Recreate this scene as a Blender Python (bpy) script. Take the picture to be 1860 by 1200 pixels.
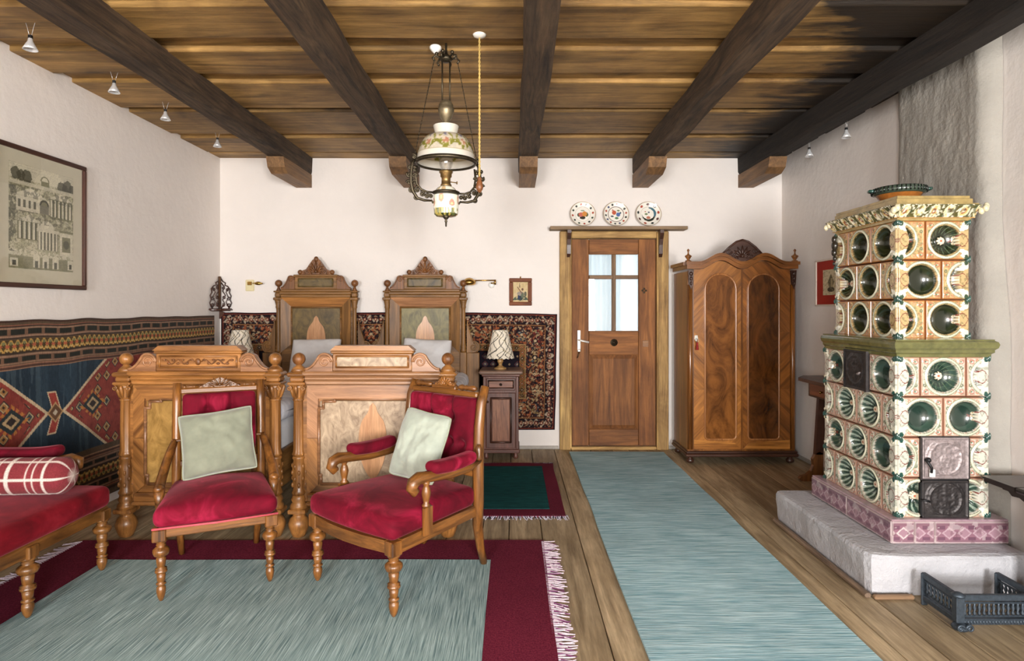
import bpy, math, random
import numpy as np
from mathutils import Vector, Matrix

for _o in list(bpy.data.objects):
    bpy.data.objects.remove(_o)
random.seed(11)
sc = bpy.context.scene
COL = sc.collection
PI = math.pi

# ------------------------------------------------------------------ camera
cam_d = bpy.data.cameras.new('camera')
cam_d.sensor_width = 36.0
cam_d.lens = 1090.0 / 1860.0 * 36.0
cam_d.shift_x = -3.0 / 1860.0
cam_d.shift_y = -40.0 / 1860.0
cam_d.clip_start = 0.05
cam = bpy.data.objects.new('camera', cam_d)
cam.location = (0, 0, 1.30)
cam.rotation_euler = (PI / 2, 0, 0)
COL.objects.link(cam)
sc.camera = cam

# ------------------------------------------------------------------ world and daylight
world = bpy.data.worlds.new('world')
sc.world = world
world.use_nodes = True
wn = world.node_tree.nodes
wn['Background'].inputs[0].default_value = (0.80, 0.90, 1.0, 1)
wn['Background'].inputs[1].default_value = 0.75

FRONT_Y = -3.00          # the wall with the windows, behind the camera
WIN = [(-1.95, -0.75), (0.75, 1.95)]
WZ0, WZ1 = 0.70, 2.05
for i, (a, b) in enumerate(WIN):
    ld = bpy.data.lights.new('window_daylight', 'AREA')
    ld.shape = 'RECTANGLE'
    ld.size = b - a
    ld.size_y = WZ1 - WZ0
    ld.energy = (150, 240)[i]
    ld.color = (1.0, 0.98, 0.96)
    lo = bpy.data.objects.new('window_daylight', ld)
    lo.location = ((a + b) / 2, FRONT_Y - 0.05, (WZ0 + WZ1) / 2)
    lo.rotation_euler = (PI / 2, 0, 0)       # facing +Y into the room
    COL.objects.link(lo)

sc.view_settings.view_transform = 'Standard'
sc.view_settings.look = 'None'
sc.view_settings.exposure = 1.1
sc.view_settings.gamma = 1.0
sc.view_settings.use_curve_mapping = False
sc.cycles.use_denoising = True
sc.cycles.max_bounces = 10
sc.cycles.diffuse_bounces = 6
sc.cycles.caustics_reflective = False
sc.cycles.caustics_refractive = False
sc.cycles.sample_clamp_indirect = 6.0

# ------------------------------------------------------------------ helpers
def S(r, g, b):
    def f(c):
        c /= 255.0
        return c / 12.92 if c <= 0.04045 else ((c + 0.055) / 1.055) ** 2.4
    return (f(r), f(g), f(b))

def vnoise(x, y, seed=0):
    """smooth value noise on numpy arrays, 0..1"""
    x = np.asarray(x, float); y = np.asarray(y, float)
    xi = np.floor(x).astype(np.int64); yi = np.floor(y).astype(np.int64)
    fx = x - xi; fy = y - yi
    fx = fx * fx * (3 - 2 * fx); fy = fy * fy * (3 - 2 * fy)
    def h(a, b):
        n = (a * 374761393 + b * 668265263 + seed * 1274126177) & 0xffffffff
        n = ((n ^ (n >> 13)) * 1274126177) & 0xffffffff
        return ((n ^ (n >> 16)) & 0xffff) / 65535.0
    return (h(xi, yi) * (1 - fx) + h(xi + 1, yi) * fx) * (1 - fy) + (h(xi, yi + 1) * (1 - fx) + h(xi + 1, yi + 1) * fx) * fy

def fbm(x, y, seed=0, n=4):
    s = 0; a = 0.5; t = 0
    for i in range(n):
        s = s + a * vnoise(x * 2 ** i, y * 2 ** i, seed + i); t += a; a *= 0.5
    return s / t

def cellhash(a, b, seed=0):
    a = np.asarray(a).astype(np.int64); b = np.asarray(b).astype(np.int64)
    n = (a * 374761393 + b * 668265263 + seed * 69069 + 12345) & 0xffffffff
    n = ((n ^ (n >> 13)) * 1274126177) & 0xffffffff
    return ((n ^ (n >> 16)) & 0xffff) / 65535.0

class MB:
    """collects shapes and links them as one mesh object"""
    def __init__(self, M=None):
        self.v = []; self.f = []; self.s = []
        self.M = M if M is not None else Matrix.Identity(4)
    def add(self, vs, fs, smooth=False):
        n = len(self.v); M = self.M
        self.v += [tuple(M @ Vector(p)) for p in vs]
        self.f += [tuple(i + n for i in f) for f in fs]
        self.s += [smooth] * len(fs)
        return self
    def box(self, x0, x1, y0, y1, z0, z1, c=0.0):
        if c <= 0:
            vs = [(x, y, z) for x in (x0, x1) for y in (y0, y1) for z in (z0, z1)]
            fs = [(0, 1, 3, 2), (4, 6, 7, 5), (0, 4, 5, 1), (2, 3, 7, 6), (0, 2, 6, 4), (1, 5, 7, 3)]
            return self.add(vs, fs)
        c = min(c, (x1 - x0) * .45, (y1 - y0) * .45, (z1 - z0) * .45)
        vs = []; idx = {}
        for ix, x in enumerate((x0, x1)):
            for iy, y in enumerate((y0, y1)):
                for iz, z in enumerate((z0, z1)):
                    sx = c if ix == 0 else -c; sy = c if iy == 0 else -c; sz = c if iz == 0 else -c
                    for a, p in enumerate(((x, y + sy, z + sz), (x + sx, y, z + sz), (x + sx, y + sy, z))):
                        idx[(ix, iy, iz, a)] = len(vs); vs.append(p)
        g = lambda ix, iy, iz, a: idx[(ix, iy, iz, a)]
        fs = []
        for i in (0, 1):
            q = [g(i, 0, 0, 0), g(i, 1, 0, 0), g(i, 1, 1, 0), g(i, 0, 1, 0)]; fs.append(tuple(q if i else q[::-1]))
            q = [g(0, i, 0, 1), g(1, i, 0, 1), g(1, i, 1, 1), g(0, i, 1, 1)]; fs.append(tuple(q[::-1] if i else q))
            q = [g(0, 0, i, 2), g(1, 0, i, 2), g(1, 1, i, 2), g(0, 1, i, 2)]; fs.append(tuple(q if i else q[::-1]))
        for i in (0, 1):
            for j in (0, 1):
                q = [g(i, j, 0, 0), g(i, j, 1, 0), g(i, j, 1, 1), g(i, j, 0, 1)]; fs.append(tuple(q if i == j else q[::-1]))
                q = [g(i, 0, j, 0), g(i, 1, j, 0), g(i, 1, j, 2), g(i, 0, j, 2)]; fs.append(tuple(q[::-1] if i == j else q))
                q = [g(0, i, j, 1), g(1, i, j, 1), g(1, i, j, 2), g(0, i, j, 2)]; fs.append(tuple(q if i == j else q[::-1]))
                for k in (0, 1):
                    q = [g(i, j, k, 0), g(i, j, k, 1), g(i, j, k, 2)]
                    fs.append(tuple(q if (i + j + k) % 2 == 1 else q[::-1]))
        return self.add(vs, fs)
    def rbox(self, c, size, r, m=6, k=3, fn=None):
        """rounded box, optional deformation fn(x,y,z) in coordinates about the centre"""
        h = [s / 2 for s in size]; r = min(r, *[a * .999 for a in h])
        def samples(a):
            e = [-a + r * (1 - math.cos(t / k * PI / 2)) for t in range(k)]
            mid = [-a + r + (2 * a - 2 * r) * t / m for t in range(m + 1)]
            return e + mid + [-t for t in e[::-1]]
        ss = [samples(a) for a in h]; d = {}; vs = []; fs = []
        def vid(p):
            q = [max(-(h[i] - r), min(h[i] - r, p[i])) for i in range(3)]
            dv = Vector([p[i] - q[i] for i in range(3)])
            if dv.length > 1e-9: dv = dv.normalized() * r
            o = [q[i] + dv[i] for i in range(3)]
            if fn: o = fn(*o)
            key = tuple(round(t, 6) for t in p)
            if key not in d:
                d[key] = len(vs); vs.append((o[0] + c[0], o[1] + c[1], o[2] + c[2]))
            return d[key]
        for ax in range(3):
            b, cc = (ax + 1) % 3, (ax + 2) % 3
            for sg in (-1, 1):
                for i in range(len(ss[b]) - 1):
                    for j in range(len(ss[cc]) - 1):
                        q = []
                        for (u, w) in ((i, j), (i + 1, j), (i + 1, j + 1), (i, j + 1)):
                            p = [0, 0, 0]; p[ax] = sg * h[ax]; p[b] = ss[b][u]; p[cc] = ss[cc][w]; q.append(vid(p))
                        if len(set(q)) == 4: fs.append(tuple(q if sg > 0 else q[::-1]))
        return self.add(vs, fs, True)
    def lathe(self, prof, c=(0, 0, 0), seg=20, axis='Z', smooth=True, squash=1.0, flute=None, cap=True):
        vs = []; fs = []; n = len(prof); cap = cap and prof[0] != prof[-1]
        for k in range(seg):
            a = 2 * PI * k / seg
            for (r, z) in prof:
                rr = r * (1 + (flute[1] * math.cos(flute[0] * a) if flute else 0))
                x, y = rr * math.cos(a), rr * math.sin(a) * squash
                p = {'Z': (x, y, z), 'X': (z, x, y), 'Y': (x, z, y)}[axis]
                vs.append((p[0] + c[0], p[1] + c[1], p[2] + c[2]))
        for k in range(seg):
            k2 = (k + 1) % seg
            for i in range(n - 1):
                q = (k * n + i, k2 * n + i, k2 * n + i + 1, k * n + i + 1)
                fs.append(q if axis != 'Y' else q[::-1])
        for (i, rev) in ((0, True), (n - 1, False)):
            if cap and prof[i][0] > 1e-5:
                q = [k * n + i for k in range(seg)]
                fs.append(tuple(q[::-1] if rev != (axis == 'Y') else q))
        return self.add(vs, fs, smooth)
    def tube(self, pts, r, n=8, closed=False, smooth=True, flat=1.0):
        pts = [Vector(p) for p in pts]; m = len(pts)
        rs = r if isinstance(r, (list, tuple)) else [r] * m
        vs = []; fs = []; up = None
        for i, p in enumerate(pts):
            if closed: t = pts[(i + 1) % m] - pts[i - 1]
            else: t = pts[min(i + 1, m - 1)] - pts[max(i - 1, 0)]
            t = t.normalized() if t.length > 1e-9 else Vector((0, 0, 1))
            if up is None:
                up = Vector((0, 1, 0)) if abs(t.y) < .9 else Vector((1, 0, 0))
            a = up - t * up.dot(t)
            a = a.normalized() if a.length > 1e-6 else t.orthogonal().normalized()
            up = a; b = t.cross(a)
            for k in range(n):
                w = 2 * PI * k / n
                vs.append(tuple(p + a * (math.cos(w) * rs[i] * flat) + b * (math.sin(w) * rs[i])))
        for i in range(m if closed else m - 1):
            j = (i + 1) % m
            for k in range(n):
                k2 = (k + 1) % n
                fs.append((i * n + k, i * n + k2, j * n + k2, j * n + k))
        if not closed:
            fs.append(tuple(range(n))[::-1]); fs.append(tuple((m - 1) * n + k for k in range(n)))
        return self.add(vs, fs, smooth)
    def ball(self, c, r, seg=14, rings=9):
        r = r if isinstance(r, (list, tuple)) else (r, r, r)
        vs = [(c[0], c[1], c[2] - r[2])]; fs = []
        for i in range(1, rings):
            t = -PI / 2 + PI * i / rings
            for k in range(seg):
                a = 2 * PI * k / seg
                vs.append((c[0] + r[0] * math.cos(t) * math.cos(a), c[1] + r[1] * math.cos(t) * math.sin(a), c[2] + r[2] * math.sin(t)))
        vs.append((c[0], c[1], c[2] + r[2])); L = len(vs) - 1
        for k in range(seg):
            k2 = (k + 1) % seg
            fs.append((0, 1 + k2, 1 + k))
            for i in range(rings - 2):
                fs.append((1 + i * seg + k, 1 + i * seg + k2, 1 + (i + 1) * seg + k2, 1 + (i + 1) * seg + k))
            fs.append((1 + (rings - 2) * seg + k, 1 + (rings - 2) * seg + k2, L))
        return self.add(vs, fs, True)
    def prism(self, poly, a, b, plane='XZ'):
        """polygon extruded from a to b along the remaining axis"""
        area = sum(poly[i - 1][0] * poly[i][1] - poly[i][0] * poly[i - 1][1] for i in range(len(poly)))
        if area < 0: poly = poly[::-1]
        P = {'XZ': lambda p, t: (p[0], t, p[1]), 'YZ': lambda p, t: (t, p[0], p[1]), 'XY': lambda p, t: (p[0], p[1], t)}[plane]
        n = len(poly)
        vs = [P(p, a) for p in poly] + [P(p, b) for p in poly]
        front = tuple(range(n)); back = tuple(range(n, 2 * n))[::-1]
        side = [(i, n + i, n + (i + 1) % n, (i + 1) % n) for i in range(n)]
        flip = (plane == 'XZ') != (b > a)
        flip = {'XZ': b < a, 'YZ': b > a, 'XY': b > a}[plane]
        fs = [front, back] + side
        if flip: fs = [q[::-1] for q in fs]
        return self.add(vs, fs)
    def spiral(self, c, r0, r1, turns, th, start=0.0, d=1, plane='XZ', n=26, nseg=6, th1=None, flat=1.0):
        pts = []
        for i in range(n + 1):
            t = i / n; a = start + d * turns * 2 * PI * t; r = r0 + (r1 - r0) * t ** 0.8
            u, w = r * math.cos(a), r * math.sin(a)
            pts.append((c[0] + u, c[1], c[2] + w) if plane == 'XZ' else (c[0], c[1] + u, c[2] + w))
        rs = [th + ((th1 if th1 else th * .7) - th) * i / n for i in range(n + 1)]
        return self.tube(pts, rs, nseg, flat=flat)
    def rect_tube(self, x0, x1, z0, z1, y, r):
        for (p, q) in (((x0, y, z0), (x1, y, z0)), ((x0, y, z1), (x1, y, z1)), ((x0, y, z0), (x0, y, z1)), ((x1, y, z0), (x1, y, z1))):
            self.tube([p, q], r, 8)
        for x in (x0, x1):
            for z in (z0, z1): self.ball((x, y, z), r, 8, 6)
        return self
    def build(self, name, mat, parent=None, loc=None, rot=None):
        me = bpy.data.meshes.new(name)
        me.from_pydata(self.v, [], self.f)
        me.polygons.foreach_set('use_smooth', self.s)
        me.materials.append(mat); me.update()
        return link(name, me, parent, loc, rot)

def link(name, data, parent=None, loc=None, rot=None):
    o = bpy.data.objects.new(name, data)
    COL.objects.link(o)
    if parent is not None: o.parent = parent
    if loc is not None: o.location = loc
    if rot is not None: o.rotation_euler = rot
    return o

def tag(o, label=None, cat=None, group=None, kind=None):
    if label: o['label'] = label
    if cat: o['category'] = cat
    if group: o['group'] = group
    if kind: o['kind'] = kind
    return o

def thing(name, label, cat, loc=(0, 0, 0), rz=0.0, group=None):
    o = bpy.data.objects.new(name, None)
    o.empty_display_size = 0.1
    COL.objects.link(o); o.location = loc; o.rotation_euler = (0, 0, rz)
    return tag(o, label, cat, group)

def at(root):
    """a builder that takes world coordinates and stores them relative to an unrotated root"""
    return MB(Matrix.Translation(-Vector(root.location)))

def copy_tree(root, loc, rz, label):
    r = root.copy(); COL.objects.link(r); r.location = loc; r.rotation_euler = (0, 0, rz); r['label'] = label
    for ch in list(root.children):
        c = ch.copy(); COL.objects.link(c); c.parent = r
        for g in list(ch.children):
            d = g.copy(); COL.objects.link(d); d.parent = c
    return r

def grid_mesh(name, nu, nv, pos, col, mat, closed_u=False, smooth=True):
    """grid over u,v in 0..1; pos(u,v)->x,y,z arrays, col(u,v)->(N,3) linear colour per point"""
    uu = np.linspace(0, 1, nu + 1); vv = np.linspace(0, 1, nv + 1)
    U, V = np.meshgrid(uu, vv); U = U.ravel(); V = V.ravel()
    x, y, z = pos(U, V)
    co = np.stack([np.broadcast_to(x, U.shape), np.broadcast_to(y, U.shape), np.broadcast_to(z, U.shape)], 1).astype(np.float32)
    i = np.arange(nu)[None, :] + (nu + 1) * np.arange(nv)[:, None]; i = i.ravel()
    F = np.stack([i, i + 1, i + nu + 2, i + nu + 1], 1).astype(np.int32)
    me = bpy.data.meshes.new(name)
    me.vertices.add(len(co)); me.vertices.foreach_set('co', co.ravel())
    me.loops.add(F.size); me.loops.foreach_set('vertex_index', F.ravel())
    me.polygons.add(len(F)); me.polygons.foreach_set('loop_start', np.arange(len(F), dtype=np.int32) * 4)
    me.polygons.foreach_set('use_smooth', [smooth] * len(F))
    if col is not None:
        c = col(U, V)
        at_ = me.color_attributes.new('Col', 'FLOAT_COLOR', 'POINT')
        rgba = np.ones((len(co), 4), np.float32); rgba[:, :3] = c
        at_.data.foreach_set('color', rgba.ravel())
    me.materials.append(mat); me.update(calc_edges=True); me.validate()
    return me

class Paint:
    """colour per point, painted with masks"""
    def __init__(self, n, base): self.c = np.tile(np.array(S(*base)), (n, 1))
    def __call__(self, mask, rgb, a=1.0):
        m = (np.asarray(mask, float) * a)[:, None]
        self.c = self.c * (1 - m) + np.array(S(*rgb)) * m
        return self

# ------------------------------------------------------------------ materials
def new_mat(name):
    m = bpy.data.materials.new(name); m.use_nodes = True
    return m, m.node_tree.nodes, m.node_tree.links, m.node_tree.nodes['Principled BSDF']

def ramp(n, stops):
    r = n.new('ShaderNodeValToRGB')
    el = r.color_ramp.elements
    while len(el) < len(stops): el.new(0.5)
    for e, (p, c) in zip(el, stops):
        e.position = p; e.color = (*c, 1)
    return r

def coords(n, l, scale, rot=(0, 0, 0)):
    tc = n.new('ShaderNodeTexCoord'); mp = n.new('ShaderNodeMapping')
    mp.inputs['Scale'].default_value = scale; mp.inputs['Rotation'].default_value = rot
    l.new(tc.outputs['Object'], mp.inputs['Vector'])
    oi = n.new('ShaderNodeObjectInfo'); ad = n.new('ShaderNodeVectorMath'); ad.operation = 'ADD'
    sc_ = n.new('ShaderNodeVectorMath'); sc_.operation = 'SCALE'; sc_.inputs['Scale'].default_value = 37.0
    cb = n.new('ShaderNodeCombineXYZ')
    for k in range(3): l.new(oi.outputs['Random'], cb.inputs[k])
    l.new(cb.outputs[0], sc_.inputs[0]); l.new(mp.outputs[0], ad.inputs[0]); l.new(sc_.outputs[0], ad.inputs[1])
    return ad.outputs[0], oi

def noise(n, l, vec, scale, detail=5, rough=.55, dist=0.0):
    t = n.new('ShaderNodeTexNoise')
    t.inputs['Scale'].default_value = scale; t.inputs['Detail'].default_value = detail
    t.inputs['Roughness'].default_value = rough; t.inputs['Distortion'].default_value = dist
    if vec is not None: l.new(vec, t.inputs['Vector'])
    return t

def mixc(n, l, fac, a, b, blend='MIX'):
    m = n.new('ShaderNodeMix'); m.data_type = 'RGBA'; m.blend_type = blend
    for s, v in ((0, fac), (6, a), (7, b)):
        if hasattr(v, 'links') or hasattr(v, 'is_linked'): l.new(v, m.inputs[s])
        elif s == 0: m.inputs[0].default_value = v
        else: m.inputs[s].default_value = (*v, 1)
    return m.outputs[2]

def bump(n, l, height, bsdf, strength, dist=0.01):
    b = n.new('ShaderNodeBump'); b.inputs['Strength'].default_value = strength; b.inputs['Distance'].default_value = dist
    l.new(height, b.inputs['Height']); l.new(b.outputs[0], bsdf.inputs['Normal'])
    return b

_w = {}
def wood(dark, light, axis, rough=.42, k=1.0, bmp=.25, vary=.25, stain=None, coat=0.0, knots=False, dist=1.2, stove_dark=False):
    key = (stove_dark, dark, light, axis, rough, k, bmp, vary, stain, coat, knots, dist)
    if key in _w: return _w[key]
    m, n, l, b = new_mat('wood')
    s = [9 * k, 9 * k, 9 * k]; s['XYZ'.index(axis)] = 0.7 * k
    vec, oi = coords(n, l, s)
    t1 = noise(n, l, vec, 1.6, 6, .6, dist)
    d, li = S(*dark), S(*light); mid = tuple(a * .5 + c * .5 for a, c in zip(d, li))
    r1 = ramp(n, [(0.28, d), (0.5, mid), (0.72, li)])
    l.new(t1.outputs[0], r1.inputs[0])
    t2 = noise(n, l, vec, 9.0, 4, .7, .3)
    r2 = ramp(n, [(0.3, (.62, .6, .58)), (0.6, (1.05, 1.05, 1.05))])
    l.new(t2.outputs[0], r2.inputs[0])
    c = mixc(n, l, .75, r1.outputs[0], r2.outputs[0], 'MULTIPLY')
    # piece to piece variation
    r3 = ramp(n, [(0, (1 - vary,) * 3), (1, (1 + vary * .6,) * 3)])
    l.new(oi.outputs['Random'], r3.inputs[0])
    c = mixc(n, l, 1.0, c, r3.outputs[0], 'MULTIPLY')
    if knots:
        tcv, _ = coords(n, l, tuple(1.0 if a != axis else .45 for a in 'XYZ'))
        vo = n.new('ShaderNodeTexVoronoi'); vo.inputs['Scale'].default_value = 3.2
        l.new(tcv, vo.inputs['Vector'])
        r4 = ramp(n, [(0.03, (.25, .2, .15)), (0.1, (1, 1, 1))]); l.new(vo.outputs['Distance'], r4.inputs[0])
        c = mixc(n, l, .85, c, r4.outputs[0], 'MULTIPLY')
    if stain:
        v2, _ = coords(n, l, (1, 1, 1)); t5 = noise(n, l, v2, 2.2, 5, .6, .6)
        r5 = ramp(n, [(0.42, (1, 1, 1)), (0.68, stain)]); l.new(t5.outputs[0], r5.inputs[0])
        c = mixc(n, l, .8, c, r5.outputs[0], 'MULTIPLY')
    if stove_dark:        # boards darken towards the stove wall and the camera, ragged along the grain
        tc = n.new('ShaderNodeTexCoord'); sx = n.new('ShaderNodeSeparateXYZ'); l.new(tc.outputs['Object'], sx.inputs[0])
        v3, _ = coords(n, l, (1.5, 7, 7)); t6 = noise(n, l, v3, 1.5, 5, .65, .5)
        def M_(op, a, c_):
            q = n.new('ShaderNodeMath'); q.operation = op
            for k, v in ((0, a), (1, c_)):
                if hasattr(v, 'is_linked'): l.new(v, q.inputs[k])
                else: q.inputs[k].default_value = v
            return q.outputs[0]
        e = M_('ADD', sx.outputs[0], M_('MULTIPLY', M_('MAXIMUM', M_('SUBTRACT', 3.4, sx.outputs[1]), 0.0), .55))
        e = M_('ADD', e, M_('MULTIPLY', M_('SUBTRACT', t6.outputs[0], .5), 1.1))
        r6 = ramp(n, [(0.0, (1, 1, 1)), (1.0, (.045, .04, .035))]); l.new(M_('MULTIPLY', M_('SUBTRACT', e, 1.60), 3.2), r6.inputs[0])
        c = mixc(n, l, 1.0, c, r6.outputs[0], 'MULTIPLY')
    l.new(c, b.inputs['Base Color'])
    b.inputs['Roughness'].default_value = rough
    b.inputs['Coat Weight'].default_value = coat; b.inputs['Coat Roughness'].default_value = .2
    bump(n, l, t2.outputs[0], b, bmp, .006)
    _w[key] = m
    return m

def burl(dark, light, scale=7, rough=.3, coat=.3, stretch=(1, 1, .6)):
    m, n, l, b = new_mat('burl_veneer')
    vec, oi = coords(n, l, stretch)
    t1 = noise(n, l, vec, scale, 8, .65, 2.2)
    d, li = S(*dark), S(*light); mid = tuple(a * .45 + c * .55 for a, c in zip(d, li))
    r1 = ramp(n, [(0.3, d), (0.52, mid), (0.72, li)]); l.new(t1.outputs[0], r1.inputs[0])
    l.new(r1.outputs[0], b.inputs['Base Color'])
    b.inputs['Roughness'].default_value = rough
    b.inputs['Coat Weight'].default_value = coat; b.inputs['Coat Roughness'].default_value = .15
    return m

def plain(name, rgb, rough=.5, metal=0.0, var=.12, scale=30, bmp=.0, coat=0.0, sheen=0.0):
    m, n, l, b = new_mat(name)
    vec, oi = coords(n, l, (1, 1, 1))
    t = noise(n, l, vec, scale, 4, .6)
    c = S(*rgb)
    r = ramp(n, [(0.3, tuple(x * (1 - var) for x in c)), (0.7, tuple(min(1, x * (1 + var)) for x in c))])
    l.new(t.outputs[0], r.inputs[0]); l.new(r.outputs[0], b.inputs['Base Color'])
    b.inputs['Roughness'].default_value = rough; b.inputs['Metallic'].default_value = metal
    b.inputs['Coat Weight'].default_value = coat
    b.inputs['Sheen Weight'].default_value = sheen
    if bmp: bump(n, l, t.outputs[0], b, bmp, .004)
    return m

def plaster(name, rgb, var=.05, b1=.25, s1=2.0, b2=.15, s2=18, dist=.02):
    m, n, l, b = new_mat(name)
    vec, oi = coords(n, l, (1, 1, 1))
    t1 = noise(n, l, vec, s1, 5, .6, .4); t2 = noise(n, l, vec, s2, 4, .6)
    c = S(*rgb)
    r = ramp(n, [(0.3, tuple(x * (1 - var) for x in c)), (0.7, c)]); l.new(t1.outputs[0], r.inputs[0])
    l.new(r.outputs[0], b.inputs['Base Color']); b.inputs['Roughness'].default_value = .9
    b.inputs['Specular IOR Level'].default_value = .15
    ad = n.new('ShaderNodeMath'); ad.operation = 'MULTIPLY_ADD'
    l.new(t2.outputs[0], ad.inputs[0]); ad.inputs[1].default_value = b2 / max(b1, .01); l.new(t1.outputs[0], ad.inputs[2])
    bump(n, l, ad.outputs[0], b, b1, dist)
    return m

def painted(name, rough=.5, coat=0.0, sheen=0.0, wv=None, bmp=.0, spec=.5):
    """colour from the point colours, with a little grain"""
    m, n, l, b = new_mat(name)
    a = n.new('ShaderNodeVertexColor'); a.layer_name = 'Col'
    c = a.outputs['Color']
    if wv:
        vec, oi = coords(n, l, wv)
        t = noise(n, l, vec, 1.0, 3, .6)
        r = ramp(n, [(0.3, (.62, .62, .62)), (0.7, (1.25, 1.25, 1.25))]); l.new(t.outputs[0], r.inputs[0])
        c = mixc(n, l, .8, c, r.outputs[0], 'MULTIPLY')
        if bmp: bump(n, l, t.outputs[0], b, bmp, .004)
    l.new(c, b.inputs['Base Color'])
    b.inputs['Roughness'].default_value = rough; b.inputs['Coat Weight'].default_value = coat
    b.inputs['Coat Roughness'].default_value = .06
    b.inputs['Sheen Weight'].default_value = sheen; b.inputs['Specular IOR Level'].default_value = spec
    return m

def velvet(rgb, light):
    m, n, l, b = new_mat('velvet')
    vec, oi = coords(n, l, (1, 1, 1))
    t = noise(n, l, vec, 5.0, 5, .6, .8)
    r = ramp(n, [(0.34, tuple(x * .5 for x in S(*rgb))), (0.52, S(*rgb)), (0.70, S(*light))]); l.new(t.outputs[0], r.inputs[0])
    l.new(r.outputs[0], b.inputs['Base Color'])
    b.inputs['Roughness'].default_value = .85; b.inputs['Sheen Weight'].default_value = .30
    b.inputs['Sheen Roughness'].default_value = .30; b.inputs['Sheen Tint'].default_value = (1, .30, .36, 1)
    b.inputs['Specular IOR Level'].default_value = .2
    t2 = noise(n, l, vec, 160, 2, .5); bump(n, l, t2.outputs[0], b, .12, .002)
    return m

def weave(name, c1, c2, stretch, scale=1.0, bmp=.5, rough=.95):
    """rag-rug weave: streaks along the short axis of stretch"""
    m, n, l, b = new_mat(name)
    vec, oi = coords(n, l, stretch)
    t = noise(n, l, vec, scale, 3, .6, .2)
    r = ramp(n, [(0.32, S(*c1)), (0.5, tuple((x + y) / 2 for x, y in zip(S(*c1), S(*c2)))), (0.66, S(*c2))]); l.new(t.outputs[0], r.inputs[0])
    v2, _ = coords(n, l, (1, 1, 1)); t2 = noise(n, l, v2, 1.6, 4, .6)
    r2 = ramp(n, [(0.3, (.82, .82, .82)), (0.7, (1.1, 1.1, 1.1))]); l.new(t2.outputs[0], r2.inputs[0])
    c = mixc(n, l, 1.0, r.outputs[0], r2.outputs[0], 'MULTIPLY')
    l.new(c, b.inputs['Base Color']); b.inputs['Roughness'].default_value = rough
    b.inputs['Specular IOR Level'].default_value = .1
    bump(n, l, t.outputs[0], b, bmp, .006)
    return m

def glass(name, tint=(1, 1, 1), gloss=.1):
    m, n, l, b = new_mat(name)
    n.remove(b); out = n['Material Output']
    tr = n.new('ShaderNodeBsdfTransparent'); tr.inputs[0].default_value = (*tint, 1)
    gl = n.new('ShaderNodeBsdfGlossy'); gl.inputs['Roughness'].default_value = .02
    mx = n.new('ShaderNodeMixShader'); mx.inputs[0].default_value = gloss
    l.new(tr.outputs[0], mx.inputs[1]); l.new(gl.outputs[0], mx.inputs[2]); l.new(mx.outputs[0], out.inputs[0])
    return m

def sheer(name, rgb):
    m, n, l, b = new_mat(name)
    n.remove(b); out = n['Material Output']
    df = n.new('ShaderNodeBsdfDiffuse'); df.inputs[0].default_value = (*S(*rgb), 1)
    tl = n.new('ShaderNodeBsdfTranslucent'); tl.inputs[0].default_value = (*S(*rgb), 1)
    mx = n.new('ShaderNodeMixShader'); mx.inputs[0].default_value = .55
    l.new(df.outputs[0], mx.inputs[1]); l.new(tl.outputs[0], mx.inputs[2]); l.new(mx.outputs[0], out.inputs[0])
    return m

# wood families: (dark, light)
HONEY = ((92, 54, 22), (186, 128, 68))
def honey(ax): return wood(*HONEY, ax, .38, 1.0, .15, .12, None, .15)
def olive(ax): return wood((80, 52, 22), (158, 112, 58), ax, .5, 1.0, .15, .10, None, .0)
def carved_wood(): return wood((70, 40, 18), (150, 96, 48), 'Z', .45, 2.0, .2, .1)
def chairwood(ax): return wood((68, 38, 15), (160, 104, 48), ax, .34, 1.6, .12, .10, None, .25)
def doorwood(ax): return wood((96, 56, 24), (166, 108, 56), ax, .7, 1.0, .4, .14, (.62, .55, .5))
def framewood(ax): return wood((128, 94, 48), (220, 180, 112), ax, .65, 1.0, .5, .12, (.5, .42, .36))
def robewood(ax): return wood((80, 44, 16), (168, 106, 46), ax, .28, .8, .1, .10, None, .35)
def darkwood(ax): return wood((38, 22, 16), (88, 52, 36), ax, .4, 1.2, .15, .08, None, .15)
def nightwood(ax): return wood((66, 38, 32), (130, 84, 70), ax, .42, 1.2, .15, .06, None, .15)
M_plaster = plaster('white_plaster', (238, 232, 227))
M_rough = plaster('rough_plaster', (168, 164, 156), .14, .35, 4, .4, 22, .02)
M_block = plaster('hearth_plaster', (192, 192, 197), .14, .8, 9, .5, 60, .012)
M_velvet = velvet((114, 7, 34), (172, 34, 70))
M_brass = plain('brass', (190, 150, 80), .25, 1.0)
M_bronze = plain('old_bronze', (76, 68, 54), .42, .85, .3, 60, .2)
M_iron = plain('cast_iron', (70, 80, 90), .5, .6, .25, 80, .3)
M_black = plain('black_iron', (38, 38, 40), .45, .5, .2, 50, .2)
M_white = plain('white_enamel', (240, 238, 232), .3, 0, .03)
M_linen = plain('linen', (222, 222, 224), .9, 0, .06, 8, .15)
M_sage = plain('sage_velvet', (130, 134, 116), .9, 0, .16, 9, .15, 0, .5)
M_glass = glass('pane_glass', (.97, .99, 1), .07)
M_ceramic = painted('glazed_ceramic', .22, .7)
M_paper = painted('printed_paper', .8)
M_kilim = painted('kilim_wool', .95, 0, .1, (260, 260, 40), .5, .1)
M_persian = painted('carpet_pile', .95, 0, .2, (220, 220, 220), .5, .1)

# ================================================================== THE ROOM
XL, XR, YB, ZC = -2.72, 2.485, 5.56, 2.69
DX0, DX1, DZ1 = 0.485, 1.355, 1.985         # door opening

def struct(name, mb, mat):
    o = mb.build(name, mat); return tag(o, kind='structure')

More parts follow.
